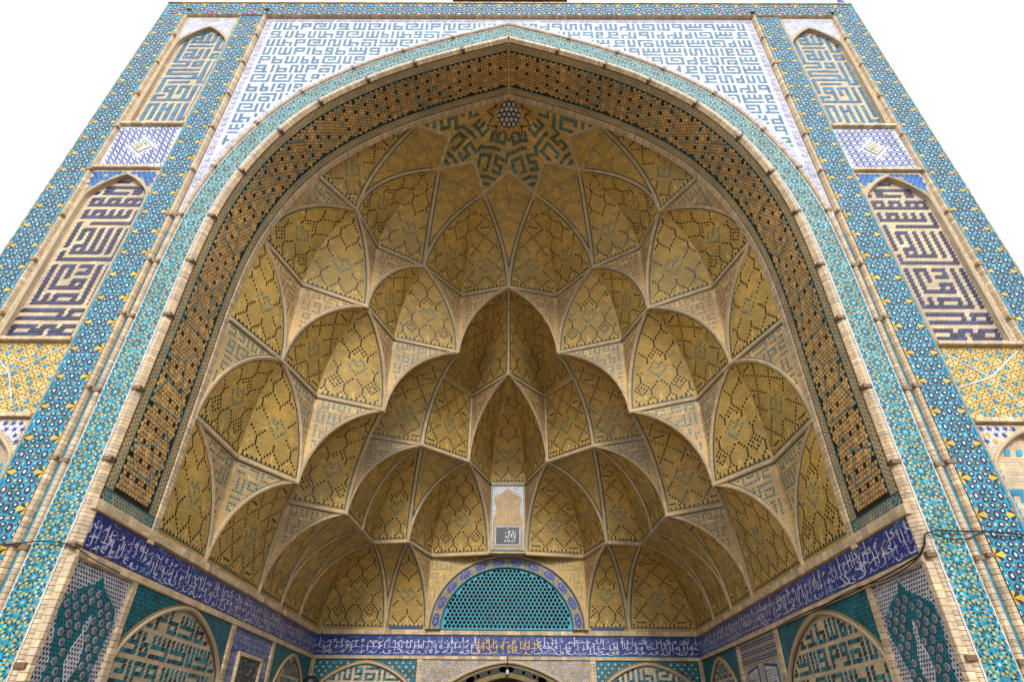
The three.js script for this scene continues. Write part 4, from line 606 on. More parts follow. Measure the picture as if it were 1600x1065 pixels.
function inscription(w, hAll, rows, seed, goldA, goldB) {
  const cv = document.createElement('canvas'); cv.width = w; cv.height = hAll; const g = cv.getContext('2d'), rng = makeRng(seed), h = hAll / rows, E = h * 0.74, names = Object.keys(STROKES);
  g.fillStyle = '#192a7a'; g.fillRect(0, 0, w, hAll);
  for (let row = 0; row < rows; row++) { g.save(); g.translate(0, row * h);
  for (let i = 0; i < w * h / 900; i++) { g.fillStyle = rng() < 0.5 ? 'rgba(20,24,90,0.5)' : 'rgba(52,70,170,0.45)'; g.fillRect(rng() * w, rng() * h, 6 + rng() * 18, 4 + rng() * 12); }
  g.lineWidth = Math.max(1, h * 0.012); for (let i = 0; i < w / h * 26; i++) { g.strokeStyle = ['#5f86c8', '#3aa0b4', '#8f9ad0', '#b9a04a'][Math.floor(rng() * 4)]; const x = rng() * w, y = rng() * h, r = h * (0.03 + rng() * 0.05); g.beginPath(); g.arc(x, y, r, rng() * 6, rng() * 6 + 2.5); g.stroke(); }
  const draw = (st, x, y, sc, pen, col) => { g.strokeStyle = col; g.lineCap = 'round'; for (let k = -3; k <= 3; k++) { const ox = k / 3 * pen * 0.36, oy = -k / 3 * pen * 0.52; g.lineWidth = pen * 0.42; g.beginPath(); for (const q of st) { g.moveTo(x + q[0] * sc + ox, y - q[1] * sc + oy); g.quadraticCurveTo(x + q[2] * sc + ox, y - q[3] * sc + oy, x + q[4] * sc + ox, y - q[5] * sc + oy); } g.stroke(); } };
  const pen = h * 0.021, ink = (x) => (goldA && x > goldA * w && x < goldB * w ? '#d9aa3a' : rng() < 0.75 ? '#ccccdc' : '#9a9cc0');
  for (let x = w + 10; x > 0; x -= h * (0.08 + rng() * 0.1)) draw(STROKES.alif, x, h * (0.86 - rng() * 0.4), E * (0.5 + rng() * 0.4), pen * 0.95, ink(x));
  for (const [base, sc, step] of [[0.9, 0.5, 0.17], [0.62, 0.46, 0.17], [0.34, 0.4, 0.17]]) for (let x = w + 20; x > -20; ) { const n = names[1 + Math.floor(rng() * (names.length - 1))]; draw(STROKES[n], x, h * (base + (rng() - 0.5) * 0.06), E * sc * (0.9 + rng() * 0.25), pen, ink(x)); x -= h * step * (0.75 + rng() * 0.5); }
  for (let x = 0; x < w; x += h * 0.07) { const y = h * (0.08 + rng() * 0.86), c = ink(x); g.fillStyle = c; if (rng() < 0.5) { g.save(); g.translate(x, y); g.rotate(0.8); const r = pen * 0.75; g.fillRect(-r / 2, -r / 2, r, r); if (rng() < 0.5) g.fillRect(r * 0.7, -r * 1.2, r, r); g.restore(); } else draw([[0, 0, 0.05, 0.03, 0.11, 0.07]], x, y, E, pen * 0.5, c); }
  g.restore(); }
  const t = new THREE.CanvasTexture(cv); t.colorSpace = THREE.SRGBColorSpace; t.anisotropy = 8; t.magFilter = THREE.LinearFilter;
  return new THREE.MeshPhysicalMaterial({ map: t, roughness: 0.35, clearcoat: 0.3, clearcoatRoughness: 0.2, side: THREE.DoubleSide });
}
function panelQuad(name, M, u0, u1, v0, v1, d, mat, parent) { const g = new THREE.BufferGeometry(), P = [M(u0, v0, d), M(u1, v0, d), M(u1, v1, d), M(u0, v1, d), M(u0, v0, d - 0.02), M(u1, v0, d - 0.02), M(u1, v1, d - 0.02), M(u0, v1, d - 0.02)]; const f = [[0, 1, 2, 3], [4, 5, 1, 0], [3, 2, 6, 7], [1, 5, 6, 2], [4, 0, 3, 7]], pos = [], uv = [], UV = [[0, 0], [1, 0], [1, 1], [0, 1]]; f.forEach((q, k) => { for (const i of [0, 1, 2, 0, 2, 3]) { const p = P[q[i]]; pos.push(p.x, p.y, p.z); uv.push(k ? (i > 1 ? 0.01 : 0.02) : UV[i][0], k ? 0.01 : UV[i][1]); } }); g.setAttribute('position', new THREE.Float32BufferAttribute(pos, 3)); g.setAttribute('uv', new THREE.Float32BufferAttribute(uv, 2)); g.computeVertexNormals(); return addMesh(name, g, mat, parent); }

// ---------------------------------------------------------------- lower walls of the iwan
const ZB = -19.3, XW = 5.62;
function shapeOn(name, M, poly, holes, d0, d1, mat, parent, col = ONE) {   // plate with holes on any wall
  const s = new THREE.Shape(poly.map((p) => new THREE.Vector2(...p))); for (const h of holes || []) s.holes.push(new THREE.Path(h.map((p) => new THREE.Vector2(...p))));
  const g = white(new THREE.ExtrudeGeometry(s, { depth: d1 - d0, bevelEnabled: false }), col), a = g.attributes.position; for (let i = 0; i < a.count; i++) { const p = M(a.getX(i), a.getY(i), a.getZ(i) + d0); a.setXYZ(i, p.x, p.y, p.z); } g.computeVertexNormals(); return addMesh(name, g, mat, parent);
}
function wallArch(c, hw, ys, ya, y0) { const L = []; for (let i = 0; i <= 16; i++) { const t = i / 16; L.push([c - hw * (1 - t ** 1.35), ys + (ya - ys) * (1 - (1 - t) ** 1.55)]); } return [[c - hw, y0], ...L, ...L.slice(0, 16).map((p) => [2 * c - p[0], p[1]]).reverse(), [c + hw, y0]]; }
function dotSpandrel(list, u0, u1, v0, v1, arch, rng, base, dot, p = 0.075) { let j = 0; for (let v = v0; v < v1 - 0.01; v += p * 0.86, j++) for (let u = u0 + (j % 2) * p / 2; u < u1 - 0.01; u += p) { if (inPoly(u, v, arch) || edgeDist(u, v, arch) < 0.05) continue; list.push({ poly: ngon(u, v, p * 0.53, 6, Math.PI / 6), d1: 0.003, sides: false, col: vary(base, rng(), 0.35) }); list.push({ poly: ngon(u + p / 2, v + p * 0.28, p * 0.33, 3, j), d1: 0.006, sides: false, col: dot }); } }
function kuficArch(parent, M, c, hw, ys, ya, y0, u0, u1, v1, seed, nCols) {
  const arch = wallArch(c, hw, ys, ya, y0), rng = makeRng(seed), list = [];
  shapeOn('spandrel_plate', M, rectP(u0, y0, u1, v1), [arch.map((p) => [Math.min(u1 - 0.002, Math.max(u0 + 0.002, p[0])), Math.max(p[1], y0 + 0.001)])], -0.06, 0, matGlaze, parent, COL.dteal);
  dotSpandrel(list, u0 + 0.03, u1 - 0.03, y0, v1 - 0.02, arch, rng, COL.teal, COL.ink); layPieces(parent, 'spandrel_tile', list, M, matGlaze);
  const roll = new THREE.TubeGeometry(new THREE.CatmullRomCurve3(arch.map((p) => M(p[0], p[1], 0.0)), false, 'catmullrom', 0.02), 100, 0.04, 7); addMesh('arch_roll', white(roll), matBrick, parent);
  const y = new THREE.TubeGeometry(new THREE.CatmullRomCurve3(arch.slice(1, -1).map((p) => { const k = (p[0] - c) / hw; return M(p[0] + 0.05 * k, p[1] + 0.05, 0.004); }), false, 'catmullrom', 0.02), 80, 0.011, 5); addMesh('yellow_line', white(y, COL.gold), matGlaze, parent);
  const cells = textRows(nCols, 6, seed + 5), cu = hw * 1.9 / nCols, cvv = 0.068;
  kufic(parent, (u, v, d) => M(u, v, d - 0.06), cells, c - hw * 0.95, ya - 0.12, cu, cvv, [lin('#0f7688'), lin('#128c9e'), lin('#0f7688'), lin('#123a48')], 150, seed + 9, (u, v) => inPoly(u, v, arch) && edgeDist(u, v, arch) > 0.07);
}
function medallionPanel(parent, M, u0, u1, y0, y1, seed) {     // turquoise field of rosettes between white and navy corners
  const c = (u0 + u1) / 2, hw = (u1 - u0) / 2, rng = makeRng(seed), list = [], med = [], field = [[c - hw * 0.98, y0], [c - hw * 0.7, y0 + 0.4], [c - hw * 0.62, y1 - 1.2], [c - hw * 0.92, y1 - 0.62], [c - hw * 0.86, y1 - 0.45], [c - hw * 0.5, y1 - 0.3], [c - hw * 0.12, y1 - 0.2], [c, y1 - 0.09], [c + hw * 0.12, y1 - 0.2], [c + hw * 0.5, y1 - 0.34], [c + hw * 0.8, y1 - 0.45], [c + hw * 0.86, y1 - 0.62], [c + hw * 0.7, y1 - 1.2], [c + hw * 0.8, y0 + 0.4], [c + hw * 0.98, y0]];
  const loz = [[c, y1 - 1.45], [c - 0.15, y1 - 1.2], [c - 0.12, y1 - 1.0], [c - 0.02, y1 - 0.82], [c - 0.05, y1 - 0.72], [c + 0.04, y1 - 0.58], [c + 0.07, y1 - 0.7], [c + 0.04, y1 - 0.82], [c + 0.12, y1 - 1.0], [c + 0.14, y1 - 1.2]];
  const mb = new MB(); boxMB(mb, M, u0, u1, y0, y1, -0.06, -0.012, COL.white); mb.build('panel_ground', matGlaze, parent);
  shapeOn('rosette_field', M, field, [], -0.012, 0.0, matGlaze, parent, COL.teal); shapeOn('white_lozenge', M, loz, [], 0, 0.006, matGlaze, parent, COL.white);
  let j = 0; for (let v = y0; v < y1; v += 0.052, j++) for (let u = u0 + 0.02 + (j % 2) * 0.03; u < u1 - 0.02; u += 0.06) { const inF = inPoly(u, v, field), inL = inPoly(u, v, loz); if (inF && !inL) { if (edgeDist(u, v, field) > 0.02) list.push({ poly: ngon(u, v, 0.018, 4, j), d1: 0.004, sides: false, col: COL.ink }); if (hash2(j, Math.round(u * 50), 3) < 0.6) list.push({ poly: ngon(u + 0.02, v, 0.014, 4), d1: 0.003, sides: false, col: COL.turq }); } else list.push({ poly: ngon(u, v, 0.023, 4, 0.4 * j), d0: -0.012, d1: inL ? 0.010 : -0.006, sides: false, col: vary(rng() < 0.12 ? COL.lav : lin('#2a2f63'), rng(), 0.2) }); }
  j = 0; for (let v = y0 + 0.05; v < y1 - 0.1; v += 0.108, j++) for (let u = u0 + 0.05 + (j % 2) * 0.095; u < u1; u += 0.19) { if (!inPoly(u, v, field) || edgeDist(u, v, field) < 0.045 || inPoly(u, v, loz) || edgeDist(u, v, loz) < 0.06) continue; med.push({ parts: [{ poly: ngon(u, v, 0.052, 12), d1: 0.006, col: vary(lin('#a88a62'), rng(), 0.15) }, { poly: starGon(u, v, 0.047, 0.038, 12), d1: 0.009, col: vary(lin('#c6c8dc'), rng(), 0.08) }, ...Array.from({ length: 10 }, (_, i) => ({ poly: ngon(u + Math.cos(i * 0.628) * 0.029, v + Math.sin(i * 0.628) * 0.029, 0.009, 4), d1: 0.012, sides: false, col: COL.royal })), { poly: ngon(u, v, 0.017, 8), d1: 0.012, col: COL.royal }, { poly: ngon(u, v, 0.010, 6), d1: 0.015, sides: false, col: rng() < 0.7 ? COL.gold : COL.cobalt }] }); }
  layPieces(parent, 'lattice_tile', list, M, matGlaze); layPieces(parent, 'rosette', med, M, matGlaze, 60);
}
function brickStrip(parent, name, M, u0, u1, v0, v1, d0, d1, len, seed) { brickRow(parent, name, (u, v, d) => M(u, v0 + v, d), u0, u1, 0, v1 - v0, d0, d1, len, 0, seed, false); }
for (const s of [-1, 1]) {
  const M = s < 0 ? planeMap(V3(-XW, 0, ZF), V3(0, 0, -1), V3(0, 1, 0)) : planeMap(V3(XW, 0, ZF), V3(0, 0, 1), V3(0, 1, 0)), U = (a) => (s < 0 ? a : -a), A = (a, b) => (s < 0 ? [a, b] : [-b, -a]);
  const w = thing('side_wall', s < 0 ? 'side wall of the iwan with a narrow dark blue floral niche between two arched script panels' : 'side wall of the iwan with a grey white chevron panel between two arched script panels', 'wall');
  const L = 11.3, mb = new MB(); { const [a, b] = A(0.06, L + 0.4); boxMB(mb, M, a, b, 0, 4.42, -0.9, -0.06, ONE); } mb.build('brick_wall', matBrick, w);
  const mat = inscription(2048, 96 * 2, 1, s < 0 ? 11 : 22); const [ia, ib] = A(0.10, L); panelQuad('inscription_band', M, ia, ib, 3.745, 4.245, 0.0, mat, w);
  const ml = new MB(); for (const [v0, v1, col] of [[4.245, 4.262, COL.gold], [3.728, 3.745, COL.gold]]) boxMB(ml, M, ia, ib, v0, v1, -0.05, 0.006, vary(col, 0.2, 0.3)); ml.build('gold_line', matGlaze, w);
  brickStrip(sub('brick_course', w), 'brick', M, ...A(0.03, L), 4.27, 4.405, -0.06, 0.035, 0.2, 91); brickStrip(sub('brick_course', w), 'brick', M, ...A(0.03, L), 3.62, 3.72, -0.06, 0.05, 0.2, 92);
  // panels from the front to the back
  medallionPanel(sub('rosette_panel', w), M, ...A(0.10, 1.47), 1.2, 3.62, 501);
  { const g = sub('script_panel', w), [a, b] = A(1.61, 5.34); kuficArch(g, M, (a + b) / 2, 1.84, 2.62, 3.58, 1.2, a, b, 3.62, 611 + s, 44); }
  { const g = sub('script_panel', w), [a, b] = A(8.01, 11.15); kuficArch(g, M, (a + b) / 2, 1.2, 2.7, 3.52, 1.2, a, b, 3.62, 655 + s, 30); }
  for (const [a, b] of [[0.0, 0.1], [1.47, 1.61], [5.34, 5.52], [7.85, 8.01], [11.15, 11.3]]) { const [p, q2] = A(a, b); brickRow(sub('brick_pier', w), 'brick', (u, v, d) => M(p + v, u, d), 0.2, 3.62, 0, q2 - p, -0.06, 0.04, 0.09, 30, 17 + Math.round(a * 10), false); }
  if (s < 0) { const g = sub('floral_niche_panel', w), m2 = inscription(640, 640, 6, 99), [a, b] = A(5.52, 7.85); panelQuad('floral_border', M, a, b, 1.2, 3.62, -0.01, m2, g); const nb = new MB(); const [na, nbb] = A(6.05, 7.3); boxMB(nb, M, na, nbb, 1.2, 3.13, -0.05, 0.0, lin('#1f2a33')); nb.build('niche_field', matGlaze, g); const fl = [], rng = makeRng(5); for (let i = 0; i < 340; i++) { const u = na + 0.05 + rng() * (nbb - na - 0.1), v = 1.4 + rng() * 1.68; fl.push({ poly: ngon(u, v, 0.018 + rng() * 0.02, 5, rng() * 6), d1: 0.004 + rng() * 0.004, sides: false, col: vary([COL.gold, COL.teal, COL.lav, lin('#7a8a6a')][Math.floor(rng() * 4)], rng(), 0.3) }); } layPieces(g, 'flower_tile', fl, M, matGlaze); for (const [x0, x1, y0, y1] of [[na - 0.07, na, 1.2, 3.2], [nbb, nbb + 0.07, 1.2, 3.2], [na, nbb, 3.13, 3.2]]) { const q = new MB(); boxMB(q, M, x0, x1, y0, y1, -0.05, 0.05, ONE); q.build('brick_frame', matBrick, g); } }
  else { const g = sub('chevron_panel', w), [a, b] = A(5.52, 7.85), q = new MB(); boxMB(q, M, a, b, 1.2, 3.62, -0.05, -0.01, lin('#b9b6ae')); q.build('panel_ground', matGlaze, g); const list = [], rng = makeRng(8); for (let k = 0; k < 9; k++) { const o = 0.05 + k * 0.05; list.push({ poly: rectP(a + 0.03, 3.58 - o, b - 0.03, 3.60 - o), d0: -0.01, d1: 0.0, col: k % 3 === 2 ? COL.gold : COL.royal }); } for (const [c, sl] of [[a + 0.62, 0.5], [b - 0.62, -0.5]]) { for (let k = 0; k < 2; k++) { const e = k * 0.05; list.push({ poly: [[c - 0.36 + e, 3.02 - e + (sl > 0 ? 0 : 0.08)], [c + 0.36 - e, 3.02 - e + (sl > 0 ? 0.08 : 0)], [c + 0.36 - e, 1.9 + e], [c, 1.6 + e], [c - 0.36 + e, 1.9 + e]], d0: -0.01, d1: k * 0.003, col: k ? COL.white : COL.royal }); } for (const [i, j] of textRows(11, 3, 31 + Math.round(sl * 10))) if (i < 11) list.push({ poly: rectP(c - 0.3 + i * 0.053, 2.92 - j * 0.053, c - 0.3 + i * 0.053 + 0.035, 2.955 - j * 0.053), d0: 0, d1: 0.008, sides: false, col: COL.navy }); } layPieces(g, 'chevron_tile', list, M, matGlaze); }
  // masonry behind the vault
  const bm = new MB(); { const [a, b] = A(1.64, L + 0.9); boxMB(bm, M, a, b, 4.42, 17.9, -0.9, -0.35, ONE); } bm.build('upper_masonry', matBrick, w);
}

// ---------------------------------------------------------------- back wall
{
  const M = planeMap(V3(0, 0, ZB), V3(1, 0, 0), V3(0, 1, 0)), w = thing('back_wall', 'rear wall of the iwan with blue inscription band and pointed doorway below a lattice window', 'wall');
  const mat = inscription(2048, 96 * 2, 1, 33, 0.425, 0.58); panelQuad('inscription_band', M, -XW, XW, 3.745, 4.245, 0.0, mat, w);
  const ml = new MB(); for (const v of [4.245, 3.728]) boxMB(ml, M, -XW, XW, v, v + 0.017, -0.05, 0.006, COL.teal); ml.build('teal_line', matGlaze, w);
  brickStrip(sub('brick_course', w), 'brick', M, -XW, XW, 4.27, 4.405, -0.06, 0.05, 0.2, 93); brickStrip(sub('brick_course', w), 'brick', M, -XW, XW, 3.63, 3.72, -0.06, 0.05, 0.2, 94);
  // door arch with cartouches, cream spandrels
  const dArch = wallArch(0, 2.3, 2.4, 3.58, 0), list = [], rng = makeRng(3);
  shapeOn('brick_wall', M, [[-XW - 0.3, 0], [XW + 0.3, 0], [XW + 0.3, 4.42], [-XW - 0.3, 4.42]], [wallArch(0, 1.75, 2.2, 3.2, 0.001)], -0.7, -0.06, matBrick, w);
  shapeOn('spandrel_plate', M, rectP(-2.42, 1.2, 2.42, 3.63), [dArch.map((p) => [p[0], Math.max(1.201, p[1])])], -0.06, 0, matGlaze, w, lin('#c4bfb4'));
  girih(list, -2.4, 2.4, 2.3, 3.62, 100, (u, v) => !inPoly(u, v, dArch) && edgeDist(u, v, dArch) > 0.06 && v < 3.6, (l, u, v) => l.push({ poly: ngon(u, v, 0.015, 4, rng() * 3), d1: 0.004, sides: false, col: COL.navy }), (l, u, v, c) => l.push({ poly: ngon(u, v, 0.024, 6), d1: 0.004, sides: false, col: vary(c > 3 ? COL.lav : COL.gold, rng(), 0.2) }), -0.4, 0.9); layPieces(w, 'spandrel_tile', list, M, matGlaze);
  const roll = new THREE.TubeGeometry(new THREE.CatmullRomCurve3(dArch.map((p) => M(p[0], p[1], 0)), false, 'catmullrom', 0.02), 100, 0.05, 7); addMesh('arch_roll', white(roll), matBrick, w);
  const inner = wallArch(0, 1.75, 2.2, 3.2, 0); shapeOn('door_arch_band', M, dArch, [inner.map((p) => [p[0], Math.max(0.001, p[1])])], -0.055, -0.03, matGlaze, w, lin('#8a7430'));
  const cart = []; for (const q of [-1, 1]) for (let k = 0; k < 7; k++) { const t = 0.97 - k * 0.105, a = dArch[1 + Math.min(16, Math.round(t * 16))], b = inner[1 + Math.min(16, Math.round(t * 16))], a2 = dArch[Math.max(1, Math.round(t * 16))], cx = q * -(a[0] + b[0]) / 2, cy = (a[1] + b[1]) / 2, an = Math.atan2(a[1] - a2[1], -q * (a[0] - a2[0])), T = (x, y) => [cx + Math.cos(an) * x - Math.sin(an) * y, cy + Math.sin(an) * x + Math.cos(an) * y]; cart.push({ poly: [T(-0.22, 0), T(-0.15, -0.075), T(0.15, -0.075), T(0.22, 0), T(0.15, 0.075), T(-0.15, 0.075)], d0: -0.03, d1: -0.022, col: COL.ink }); } layPieces(w, 'cartouche', cart, M, matGlaze);
  { const q = new MB(); boxMB(q, M, -1.75, 1.75, 0, 3.25, -0.7, -0.62, COL.dteal); q.build('door_tympanum', matGlaze, w); const l2 = []; let j = 0; for (let v = 2.6; v < 3.2; v += 0.06, j++) for (let u = -1.7 + (j % 2) * 0.04; u < 1.7; u += 0.08) l2.push({ poly: ngon(u, v, 0.026, 6), d0: -0.62, d1: -0.614, sides: false, col: vary(COL.turq, rng(), 0.3) }); layPieces(w, 'tympanum_tile', l2, M, matGlaze); }
  for (const s of [-1, 1]) {
    const g = sub('script_panel', w), u0 = s < 0 ? -XW + 0.08 : 2.58, u1 = s < 0 ? -2.58 : XW - 0.08; kuficArch(g, M, (u0 + u1) / 2, 1.44, 2.75, 3.55, 1.2, u0, u1, 3.63, 711 + s, 36);
    const fl = []; let j = 0; const ar = wallArch((u0 + u1) / 2, 1.44, 2.75, 3.55, 1.2); for (let v = 2.8; v < 3.6; v += 0.105, j++) for (let u = u0 + 0.06 + (j % 2) * 0.1; u < u1; u += 0.2) if (!inPoly(u, v, ar) && edgeDist(u, v, ar) > 0.09) fl.push({ poly: ngon(u, v, 0.034, 8), d1: 0.012, col: (j + Math.round(u * 5)) % 3 ? lin('#c2b8b4') : COL.gold }); layPieces(g, 'flower_tile', fl, M, matGlaze);
    const pr = s < 0 ? -2.58 : 2.42; brickRow(sub('brick_pier', w), 'brick', (u, v, d) => M(pr + v, u, d), 0.2, 3.63, 0, 0.16, -0.06, 0.04, 0.09, 0, 70, false); const pr2 = s < 0 ? -XW : XW - 0.08; brickRow(sub('brick_pier', w), 'brick', (u, v, d) => M(pr2 + v, u, d), 0.2, 3.63, 0, 0.08, -0.06, 0.04, 0.09, 0, 71, false);
    const st = new MB(); boxMB(st, M, s < 0 ? -3.5 : 2.5, s < 0 ? -2.5 : 3.5, 4.42, 4.56, -0.05, 0.01, COL.royal); for (const q of [4.42, 4.55]) boxMB(st, M, s < 0 ? -3.5 : 2.5, s < 0 ? -2.5 : 3.5, q, q + 0.012, -0.05, 0.014, COL.teal); st.build('blue_tile_strip', matGlaze, w);
  }
  // lattice window above the inscription
  const lat = thing('lattice_window', 'arched turquoise tile lattice window with hexagonal holes, ringed by navy cartouches', 'window'), hc = 4.41;
  const ell = (rx, ry, n = 44) => Array.from({ length: n + 1 }, (_, i) => { const a = Math.PI - i / n * Math.PI; return [Math.cos(a) * rx, hc + Math.sin(a) * ry]; });
  const Ml = planeMap(V3(0, 0, ZB + 0.12), V3(1, 0, 0), V3(0, 1, 0)), openP = ell(1.97, 1.76), ringP = ell(2.3, 2.06);
  shapeOn('spandrel_wall', Ml, [[-2.42, hc], [-2.3, hc], ...ringP.slice(1, -1), [2.3, hc], [2.42, hc], [2.42, HE + 0.03], [-2.42, HE + 0.03]], [], -0.12, 0.02, matVault, lat);
  { // dotted square script on the spandrels
    const mb = [], rr = makeRng(4); for (const [i, j] of textRows(70, 5, 903)) { const u = -2.35 + i * 0.066, v = HE - 0.12 - j * 0.066; if (u > 2.35 || (u / 2.42) ** 2 + ((v - hc) / 2.18) ** 2 < 1 || v < hc + 0.2) continue; mb.push({ poly: ngon(u, v, 0.024, 4), d1: 0.025, sides: false, col: vary(lin('#1d6670'), rr(), 0.2) }); } layPieces(lat, 'dot_inlay', mb, Ml, matInlay); }
  shapeOn('ring_band', Ml, [...ringP, ...openP.slice().reverse()], [], -0.12, 0.03, matGlaze, lat, lin('#9a8a4a'));
  const fl = []; for (let i = 0; i < 900; i++) { const a = rng() * Math.PI, k = 0.03 + rng() * 0.94; fl.push({ poly: ngon(-Math.cos(a) * (1.97 + 0.33 * k), hc + Math.sin(a) * (1.76 + 0.3 * k), 0.013, 4, rng() * 3), d0: 0.03, d1: 0.034, sides: false, col: vary([COL.white, COL.royal, COL.gold, COL.ink][Math.floor(rng() * 4)], rng(), 0.2) }); } layPieces(lat, 'floral_tile', fl, Ml, matGlaze);
  const tube = (rx, ry, r, name, col, mt) => addMesh(name, white(new THREE.TubeGeometry(new THREE.CatmullRomCurve3(ell(rx, ry, 30).map((p) => Ml(p[0], p[1], 0.035))), 80, r, 6), col), mt, lat); tube(2.35, 2.1, 0.05, 'brick_roll', ONE, matRib); tube(1.97, 1.76, 0.018, 'teal_line', COL.teal, matGlaze); tube(2.28, 2.04, 0.012, 'teal_line', COL.dteal, matGlaze);
  const ct = []; for (let k = 0; k < 12; k++) { const a = (k + 0.5) / 12 * Math.PI, cx = -Math.cos(a) * 2.13, cy = hc + Math.sin(a) * 1.91, an = Math.atan2(-Math.cos(a) * -1.91 * 1, Math.sin(a) * 2.13), T = (x, y) => [cx + Math.cos(an) * x - Math.sin(an) * y, cy + Math.sin(an) * x + Math.cos(an) * y]; const lobes = (r) => [T(-0.2 * r, 0), T(-0.165 * r, -0.06 * r), T(-0.09 * r, -0.095 * r), T(0.09 * r, -0.095 * r), T(0.165 * r, -0.06 * r), T(0.2 * r, 0), T(0.165 * r, 0.06 * r), T(0.09 * r, 0.095 * r), T(-0.09 * r, 0.095 * r), T(-0.165 * r, 0.06 * r)]; ct.push({ parts: [{ poly: lobes(1.1), d0: 0.03, d1: 0.038, col: lin('#8f97c0') }, { poly: lobes(1), d0: 0.03, d1: 0.042, col: vary(COL.royal, rng(), 0.2) }, ...Array.from({ length: 9 }, () => { const x = (rng() - 0.5) * 0.26, y = (rng() - 0.5) * 0.1; return { poly: [T(x, y), T(x + 0.05, y + 0.012), T(x + 0.05, y + 0.024), T(x, y + 0.014)], d0: 0.04, d1: 0.045, sides: false, col: COL.lav }; })] }); } layPieces(lat, 'cartouche', ct, Ml, matGlaze, 12);
  const holes = []; let j = 0; for (let v = hc + 0.09; v < hc + 1.8; v += 0.104, j++) for (let u = -1.95 + (j % 2) * 0.062; u < 1.97; u += 0.124) if ((u / 1.9) ** 2 + ((v - hc) / 1.69) ** 2 < 1 && Math.abs(u) < 1.88) holes.push(ngon(u, v, 0.051, 6, Math.PI / 2, 1.1));
  shapeOn('lattice_plate', Ml, openP, holes, -0.08, -0.03, matGlaze, lat, COL.turq2);
  // the closed room behind the lattice
  { const q = new MB(), x = 2.6, y0 = hc - 0.3, y1 = HE + 0.5; boxMB(q, Ml, -x, x, y0, y1, -3.4, -3.2, ONE); boxMB(q, Ml, -x - 0.2, -x, y0, y1, -3.4, -0.13, ONE); boxMB(q, Ml, x, x + 0.2, y0, y1, -3.4, -0.13, ONE); boxMB(q, Ml, -x - 0.2, x + 0.2, y0 - 0.2, y0, -3.4, -0.13, ONE); boxMB(q, Ml, -x - 0.2, x + 0.2, y1, y1 + 0.2, -3.4, -0.13, ONE); q.build('room_behind', matBrick, lat); }
  // tile panel above it with the slate plaque
  const pan = sub('tile_panel', w), zp = -18.72, Mp = planeMap(V3(0, 0, zp), V3(1, 0, 0), V3(0, 1, 0)), hwp = 0.5, q = new MB(); boxMB(q, Mp, -0.56, 0.56, HE, HD, -0.3, -0.02, ONE); q.build('brick_ground', matRib, pan); const q2 = new MB(); boxMB(q2, Mp, -hwp, hwp, HE + 0.1, HD - 0.1, -0.02, 0.0, COL.white); q2.build('white_ground', matGlaze, pan);
  const of = [[-0.47, HE + 0.12], [-0.47, 7.55], [-0.38, 7.75], [-0.40, 8.0], [-0.46, 8.22], [-0.25, 8.36], [0, 8.56], [0.25, 8.36], [0.46, 8.22], [0.40, 8.0], [0.38, 7.75], [0.47, 7.55], [0.47, HE + 0.12]]; shapeOn('gold_field', Mp, of, [], 0, 0.006, matGlaze, pan, lin('#c79a3c'));
  const gl = []; girih(gl, -0.5, 0.5, HE + 0.1, HD - 0.1, 92, (u, v) => true, (l, u, v) => { const i = inPoly(u, v, of); if (Math.abs(u) < 0.48) l.push({ poly: starGon(u, v, 0.022, 0.011, 4, rng() * 3), d1: 0.009, sides: false, col: i ? COL.royal : COL.navy }); }, (l, u, v) => { if (inPoly(u, v, of)) l.push({ poly: ngon(u, v, 0.02, 6), d1: 0.009, sides: false, col: vary(lin('#d9b25a'), rng(), 0.2) }); }, -0.3, 1.4); layPieces(pan, 'strapwork_tile', gl, Mp, matGlaze);
  const fr = new MB(); for (const [a, b, c, d] of [[-0.52, 0.52, HE + 0.07, HE + 0.1], [-0.52, 0.52, HD - 0.1, HD - 0.07], [-0.52, -0.5, HE + 0.1, HD - 0.1], [0.5, 0.52, HE + 0.1, HD - 0.1]]) boxMB(fr, Mp, a, b, c, d, -0.02, 0.012, COL.teal); fr.build('teal_frame', matGlaze, pan);
  const pq = thing('inscribed_plaque', 'small dark slate plaque with white script in a pale frame', 'plaque'), pf = new MB(); boxMB(pf, Mp, -0.40, 0.40, HE + 0.22, HE + 0.82, 0.008, 0.03, lin('#b9bfcb')); pf.build('frame', matGlaze, pq);
